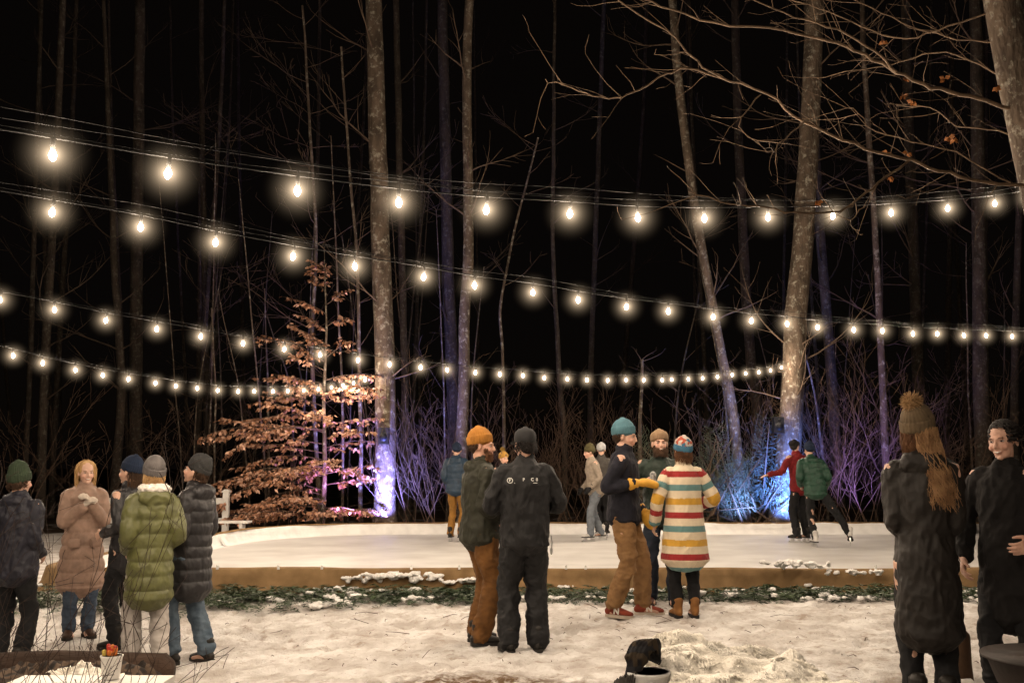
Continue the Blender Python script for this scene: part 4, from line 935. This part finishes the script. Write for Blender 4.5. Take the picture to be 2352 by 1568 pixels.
F.hair(K['auburn_hair'],.12,20,160,200,top=-.01,wave=.01,r=.0035,rad=.93); 
F.hair(C_('golden_hair',(.13,.065,.028),col2=(.34,.20,.10)),.42,118,205,300,top=-.005,wave=.022,push=(-.155,.0),r=.0026,cap=False,name='loose_hair',rad=.97,back=.05,var=.55)
F=Fig(2335,1500,5.75,-42,1.68,'smiling person with short dark hair in a black coat',hat=0,WL=(.16,-.18,1.05),WR=(-.22,-.14,.93),hl=(.4,.8,-.3),hr=(-.5,.8,-.3),head=(-8,6),sw=.160,smile=1,curl=.7,pnr=(1,.2,0),skin=(.56,.33,.245),AL=(.1,0,.09),AR=(-.1,-.03,.09),vx=.0055,brow=(.03,.015,.01),bw=.55,tilt=-5)
F.coat(C_('black_wool',(.007,.006,.006)),hem=.60,ex=.022,sl=(.070,.060,.050),amp=.012,collar=.5,seed=13,voxs=.0075); F.trousers(K['black_cloth'],r=(.09,.072,.062)); F.shoes(K['black_leather'],M_sole,'boot',.2); F.scalp(K['dark_hair'],1.)
# --- skaters
IZ=.12+.066
F=Fig(1047,1236,18.8,160,1.78,'skater in blue puffer jacket and mustard trousers',z=IZ,vx=.011,WL=(.2,-.12,.95),WR=(-.22,-.1,.95),head=(20,0),sw=.18)
F.coat(C_('blue_puffer',(.016,.034,.06),rough=.5),hem=.86,ex=.03,sl=(.08,.07,.056),puff=.06,band=.1,hood=.9,amp=.006); F.trousers(C_('mustard_canvas',(.24,.115,.024))); F.shoes(K['black_leather'],M_sole,'skate',.1); F.beanie(K['navy_knit'],low=.02)
F=Fig(1370,1236,18.9,-75,1.74,'skater in cream jacket, olive beanie and pale jeans',z=IZ,vx=.011,WL=(.2,-.18,.95),WR=(-.22,-.20,.93),head=(0,10),sw=.17,lean=(0,-.08),AL=(.1,-.16,.09),AR=(-.1,.14,.10))
F.coat(C_('cream_shell',(.23,.19,.15)),hem=.84,ex=.02); F.trousers(C_('pale_denim',(.12,.135,.155))); F.shoes(C_('white_leather',(.52,.50,.48),rough=.5),M_sole,'skate',.12); F.beanie(C_('olive_knit',(.05,.042,.016)),h=.175,low=.02); F.gloves(K['black_cloth'],sides='LR')
F=Fig(1383,1226,19.9,170,1.80,'skater in white hat and grey jacket beyond another skater',z=IZ,vx=.012,sw=.15,WL=(.12,-.14,.98),WR=(-.12,-.14,.98),AL=(.07,0,.09),AR=(-.07,0,.09))
F.coat(C_('grey_shell',(.05,.045,.04)),hem=.84,ex=.008); F.trousers(K['black_cloth']); F.shoes(K['black_leather'],M_sole,'skate',.12); F.beanie(C_('white_knit',(.36,.36,.36)))
F=Fig(1156,1234,17.6,30,1.60,'smaller skater in mustard pompom beanie and dark jacket',z=IZ,vx=.012,sw=.165)
F.coat(K['charcoal_puffer'],hem=.82); F.trousers(K['black_cloth']); F.shoes(K['black_leather'],M_sole,'skate',.1); b=F.beanie(patt('mustard_fair_isle',(.3,.16,.03),(.1,.07,.04),(.3,.16,.03),40)); F.pompom(b,C_('yellow_yarn',(.3,.18,.04)),.04)
F=Fig(1842,1242,18.6,205,1.86,'skater in red jacket with both arms stretched out',z=IZ,vx=.011,WL=(.60,-.12,1.12),WR=(-.62,-.1,1.25),hl=(0,.2,-1),hr=(0,.2,-1),head=(-60,10),sw=.18,lean=(.0,-.06),curl=.3,pnl=(0,0,-1),pnr=(0,0,-1))
F.coat(C_('red_jacket',(.15,.010,.012)),hem=.84,ex=.015); F.trousers(K['black_cloth']); F.shoes(K['black_leather'],M_sole,'skate',.1); F.hair(K['dark_hair'],.08,-20,200,120,top=.06)
F=Fig(1878,1250,17.6,172,1.80,'skater in green puffer jacket pushing one leg back',z=IZ,vx=.010,WL=(.22,-.22,.98),WR=(-.22,-.22,.98),head=(20,5),sw=.175,lean=(.04,-.12),AL=(.04,.02,.09),AR=(-.56,.10,.12),KL=(.1,-1,0),KR=(-.2,-1,0),hip=(0,0,-.03),pr=20)
F.coat(C_('green_puffer',(.013,.045,.028),rough=.5),hem=.86,ex=.025,sl=(.078,.068,.056),puff=.09,band=.1,hood=.9,amp=.006); F.trousers(K['black_cloth'],r=(.095,.07,.055)); F.shoes(K['white_leather'],M_sole,'skate',.1); F.beanie(K['navy_knit'],low=.02)
print('P3',time.time()-T0,flush=True)
# ---------------- furniture & props ----------------
M_white=mat('white_paint',(.66,.64,.61),.6,5,.08,30,.3)
fe=obj('white_fence',None,label='white painted wooden railing beside the rink',cat='fence')
for i,x in enumerate((-8.9,-7.5,-6.1)):
    m=MB(); m.box((x-.06,21.5-.06,0),(x+.06,21.5+.06,.95)); m.box((x-.08,21.5-.08,.95),(x+.08,21.5+.08,.985)); m.box((x-.05,21.45,.985),(x+.05,21.55,1.01)); obj('post',m.mesh('post',False),M_white,fe)
for z,h in ((.70,.13),(.30,.11)):
    m=MB()
    m.box((-8.84,21.47,z),(-7.56,21.51,z+h)); m.box((-7.44,21.47,z),(-6.16,21.51,z+h)); obj('rail',m.mesh('rail',False),M_white,fe)
be=obj('low_bench',None,label='low white plank bench at the rink corner',cat='bench')
m=MB(); m.box((-6.35,19.7,.40),(-5.15,19.84,.44)); m.box((-6.35,19.86,.40),(-5.15,20.0,.44)); obj('seat',m.mesh('seat',False),M_white,be)
for x in (-6.2,-5.3):
    m=MB(); m.box((x-.03,19.73,.05),(x+.03,19.97,.40)); obj('leg',m.mesh('leg',False),M_white,be)
def fur(name,c,size,n,mats,label,cat,L=.05,seed=1,hfun=None,rot=0,lump=.035,rs=1.):
    rng=random.Random(seed); m=MB(); nx_,ny_=40,40
    hf=hfun or (lambda u,v:0)
    def P(u,v):
        x=(u-.5)*size[0]; y=(v-.5)*size[1]; e=max(abs(u-.5),abs(v-.5))*2
        z=lump*noise.noise(V((u*5+seed,v*5,0)))+lump*.6*noise.noise(V((u*13+seed,v*13,2)))+hf(u,v)-(.0 if e<.85 else (e-.85)*.9)
        return V((x*(1+.14*noise.noise(V((v*4,seed,0)))),y,z))
    for j in range(ny_+1):
        for i in range(nx_+1): m.v.append(P(i/nx_,j/ny_))
    for j in range(ny_):
        for i in range(nx_): a=j*(nx_+1)+i; m.face(a,a+1,a+nx_+2,a+nx_+1)
    for k in range(n):
        u,v=rng.random(),rng.random(); p=P(u,v); g=V((noise.noise(V((u*6,v*6,seed)))*2,noise.noise(V((u*6,v*6,seed+9)))*2-.6,.35)).normalized()
        d=(g+V((rng.uniform(-.12,.12),rng.uniform(-.12,.12),rng.uniform(-.05,.12)))).normalized(); l=L*rng.uniform(.6,1.2)
        m.tube([p-d*.008,p+d*l*.6,p+d*l*.9+V((0,-l*.25,-l*.3))],[.0032*rs,.0026*rs,.0012*rs],3)
    o=obj(name,m.mesh(name),mats,label=label,cat=cat,loc=c); o.rotation_euler=(0,0,rot); return o
M_fur=mat('cream_fur',(.80,.76,.68),.9,6,.2,30,.2,col2=(.90,.87,.81))
bx=W(1690,1500,5.2).x; 
bn=obj('wooden_bench',None,label='low wooden bench hidden under a sheepskin',cat='bench',loc=(bx,5.05,0))
m=MB(); m.box((-.42,-.5,.42),(.42,.5,.46)); obj('seat',m.mesh('seat',False),M_white,bn)
for x in (-.36,.36):
    for y in (-.42,.42):
        m=MB(); m.box((x-.03,y-.03,0),(x+.03,y+.03,.42)); obj('leg',m.mesh('leg',False),M_white,bn)
fur('sheepskin_throw',(bx,5.05,.53),(.90,1.05),26000,M_fur,'shaggy cream sheepskin thrown over a bench','throw',L=.04,hfun=lambda u,v:.10*math.exp(-((u-.22)**2+(v-.8)**2)/.05)+.04*(1-u),lump=.05,rs=.9)
tb=obj('metal_tub',None,label='galvanised metal tub beside the sheepskin bench',cat='tub',loc=(W(1488,1530,4.9).x,4.9,.06))
M_galv=mat('galvanised_steel',(.55,.55,.54),.5,9,.2,20,.2,metal=.3)
m=MB(); m.loft([(0,0,.02,.085,.085),(0,0,.15,.09,.09),(0,0,.3,.096,.096),(0,0,.49,.102,.102),(0,0,.50,.108,.108),(0,0,.512,.108,.108),(0,0,.512,.097,.097),(0,0,.505,.093,.093),(0,0,.504,.005,.005)],n=36,cap=False); obj('shell',m.mesh('shell'),M_galv,tb)
m=MB(); m.tube([V((0,-.104,.45))+V((.03*math.cos(t/12*6.28),-.004,.03*math.sin(t/12*6.28))) for t in range(13)],[.004]*13,5); obj('handle',m.mesh('handle'),M_galv,tb)
M_plaid=plaid('plaid_wool',(.008,.007,.008),(.035,.024,.014),(.016,.016,.019),20)
c0=W(1490,1490,4.95); cx=c0.x
m=MB()
# thin folded cloth sheets hanging over the rim
for k in range(5):
    o=.024*k; S=[(cx+.07-o*.3,5.08,.59+o*.2),(cx+.05-o,5.0,.675-o*.1),(cx-.0-o,4.95,.66-o*.15),(cx-.04-o*.7,4.90,.60),(cx-.07-o*.5,4.87,.53+o*.15)]
    m.loft([(*p,w,.0085) for p,w in zip(catmull(S,4),[.022+.012*math.sin(1+i*.18) for i in range(20)])],n=12,side=(.3+.2*k,1,.2))
me=vox(m.mesh('sc'),.0055); wrinkle(me,.010,12); sf=obj('plaid_scarf',me,M_plaid,label='dark plaid scarf with grey fringe hanging over tub',cat='scarf')
m=MB()
for i in range(120):
    x=cx-.12+R.uniform(-.055,.045); y=4.86+R.uniform(-.05,.04); m.tube([V((x,y,.56+(x-cx+.12)*.5)),V((x-.014,y,.49)),V((x-.03+R.uniform(-.025,.015),y,.41+R.uniform(-.03,.02)))],[.0026,.002,.001],4)
obj('fringe',m.mesh('fringe'),C_('grey_fringe',(.06,.054,.048)),sf)
tx=W(225,1545,4.5).x
ta=obj('white_table',None,label='low white table in the snow with small bucket on it',cat='table',loc=(tx,4.3,0))
m=MB(); m.box((-.33,-.3,.60),(.33,.22,.63)); obj('tabletop',m.mesh('tabletop',False),M_white,ta)
for x in (-.28,.28):
    for y in (-.25,.17): m=MB(); m.box((x-.02,y-.02,-.1),(x+.02,y+.02,.6)); obj('leg',m.mesh('leg',False),M_white,ta)
bw=(tx+.08,4.44,.632)
bu=obj('small_bucket',None,label='small white bucket filled with orange and red sticks',cat='bucket',loc=bw)
m=MB(); m.loft([(0,0,.002,.036,.036),(0,0,.09,.045,.045),(0,0,.092,.048,.048),(0,0,.098,.048,.048),(0,0,.098,.042,.042),(0,0,.07,.04,.04)],n=24,cap=False); obj('pail',m.mesh('pail'),M_white,bu)
m=MB()
for i in range(16):
    a=R.uniform(0,6.28); r_=R.uniform(0,.03); m.cur=i%3; m.loft([(r_*math.cos(a),r_*math.sin(a),.03,.006,.006),(r_*1.3*math.cos(a),r_*1.3*math.sin(a),.11+R.uniform(0,.03),.009,.009)],n=8)
obj('sticks',m.mesh('sticks'),[mat('orange_veg',(.5,.14,.02),.5),mat('red_veg',(.4,.03,.02),.4),mat('yellow_veg',(.45,.33,.06),.5)],bu)
M_log=mat('log_bark',(.035,.02,.013),.9,6,.4,20,1.,bdist=.02,stretch=(.3,1,1))
p=W(190,1440,7.6); m=MB(); m.loft([(-.75,0,0,.13,.13),(-.2,.02,.01,.14,.14),(.4,0,0,.135,.135),(.62,0,0,.13,.13)],n=20,side=(0,1,0),mod=lambda th,i:1+.06*noise.noise(V((math.cos(th)*3,math.sin(th)*3,i))))
obj('log',m.mesh('log'),M_log,label='dark felled log lying on the snow behind people',cat='log',loc=(p.x,7.6,.03))
C_('dark_wood',(.03,.019,.014))
p=W(235,1485,5.6)
m=MB(); m.box((-.45,-.22,-.1),(.30,.22,.36)); obj('box_seat',vox(m.mesh('x',False),.02),K['dark_wood'],label='dark wooden box seat under a blanket',cat='seat',loc=(p.x-.1,5.6,0))
# blanket: folded sheet with soft folds draped over the seat
m=MB(); nu_,nv_=70,40
for j in range(nv_+1):
    for i in range(nu_+1):
        u=i/nu_; v=j/nv_; x=-.52+u*.98; y=-.27+v*.54
        zz=.40+.05*noise.noise(V((u*4,v*2,1)))+.035*(1-abs(noise.noise(V((u*7+v*3,v*3,6)))*3))+.012*noise.noise(V((u*18,v*12,2)))
        ed=max(0,u-.72); zz-=ed*ed*4.2; fr=max(0,.12-v); zz-=fr*2.0
        m.v.append(V((x-ed*.25,y,zz)))
for j in range(nv_):
    for i in range(nu_): a=j*(nu_+1)+i; m.face(a,a+1,a+nu_+2,a+nu_+1)
obj('plaid_blanket',m.mesh('plaid_blanket'),plaid('brown_plaid',(.014,.010,.008),(.075,.05,.033),(.03,.02,.014),18),label='rumpled brown plaid blanket over a box seat',cat='blanket',loc=(p.x-.05,5.6,0))
fur('fur_throw',(W(190,1520,5.0).x,5.0,.50),(.42,.3),4500,M_fur,'small cream fur throw beside the white table','throw',L=.04,seed=5,hfun=lambda u,v:.07*math.exp(-((u-.5)**2+(v-.5)**2)/.08))
m=MB(); m.box((-.2,-.14,-.1),(.2,.14,.47)); obj('stool',m.mesh('stool',False),K['dark_wood'],label='small dark wooden stool under fur throw',cat='stool',loc=(W(190,1520,5.0).x,5.0,0))
m=MB(); rng=random.Random(12)
for i in range(80):
    b=V((rng.uniform(-2.2,-1.2),rng.uniform(2.8,3.8),.0)); dr=V((rng.uniform(-.4,.5),rng.uniform(-.2,.3),1)).normalized()
    grow(m,b,dr,.0032,rng.uniform(.75,1.4)*(1.05 if b.x<-1.6 else .72),2,rng,n=4,kids=2,jit=.32,up=-.02,mr=.0009)
obj('bare_bush',m.mesh('bare_bush'),mat('thin_twig_bark',(.03,.016,.011),.8),label='thin tangled bare bush beside the table',cat='bush')
fp=obj('fire_pit',None,label='dark steel fire pit bowl on a stand',cat='fire pit',loc=(2.50,4.7,.13))
m=MB(); m.loft([(0,0,.30,.06,.06),(0,0,.34,.17,.17),(0,0,.42,.26,.26),(0,0,.53,.30,.30),(0,0,.535,.325,.325),(0,0,.55,.325,.325),(0,0,.545,.285,.285),(0,0,.42,.22,.22),(0,0,.38,.02,.02)],n=40,cap=False); obj('bowl',m.mesh('bowl'),mat('rusty_black_steel',(.02,.013,.01),.6,8,.5,30,.5),fp)
for k in range(3): 
    a=k*2.09+.3; m=MB(); m.tube([V((.1*math.cos(a),.1*math.sin(a),.34)),V((.22*math.cos(a),.22*math.sin(a),-.05))],[.014,.014],6); obj('leg',m.mesh('leg'),M_blk,fp)
p=W(2198,1500,7.0); m=MB(); m.loft([(0,0,-.05,.10,.10),(0,0,.1,.09,.09),(0,0,.28,.09,.09),(0,0,.30,.085,.085)],n=18,mod=lambda th,i:1+.08*noise.noise(V((math.cos(th)*3,math.sin(th)*3,i*.3)))); obj('firewood_stump',m.mesh('stump'),mat('cut_wood',(.07,.038,.02),.85,8,.3),label='short upright firewood stump standing in snow',cat='stump',loc=(p.x,7,.1))
m0=MB(); m0.box((-.012,-.02,-.03),(.012,.012,.012)); m0.tube([V((0,-.02,0)),V((0,-.05,.025))],[.004,.004],4); mc=m0.mesh('clamp',False); mc.materials.append(mat('white_plastic',(.7,.7,.68),.4))
for px in (500,740,945,1055,1300,1345,1800,2010,640):
    q=W(px,1303,11.8); o=bpy.data.objects.new('clamp',mc); COL.objects.link(o); o.location=(q.x,11.79,.368); o['label']='small white clamp gripping the burlap rink edge'; o['category']='clamp'; o['group']='clamps on the rink edge'
# ---------------- world ----------------
w=bpy.data.worlds.new('World'); sc.world=w; w.use_nodes=True; nt=w.node_tree; N=nt.nodes
bg=N['Background']; sky=N.new('ShaderNodeTexSky'); sky.sky_type='NISHITA'; sky.sun_disc=False; sky.sun_elevation=math.radians(-6); sky.sun_rotation=0
mx=N.new('ShaderNodeMix'); mx.data_type='RGBA'; mx.inputs[0].default_value=.85; nt.links.new(sky.outputs[0],mx.inputs[6]); mx.inputs[7].default_value=(.045,.032,.026,1)
nt.links.new(mx.outputs[2],bg.inputs[0]); bg.inputs[1].default_value=.05
bpy.data.scenes.remove(VS); bpy.data.collections.remove(VC)
print('DONE',time.time()-T0,flush=True)
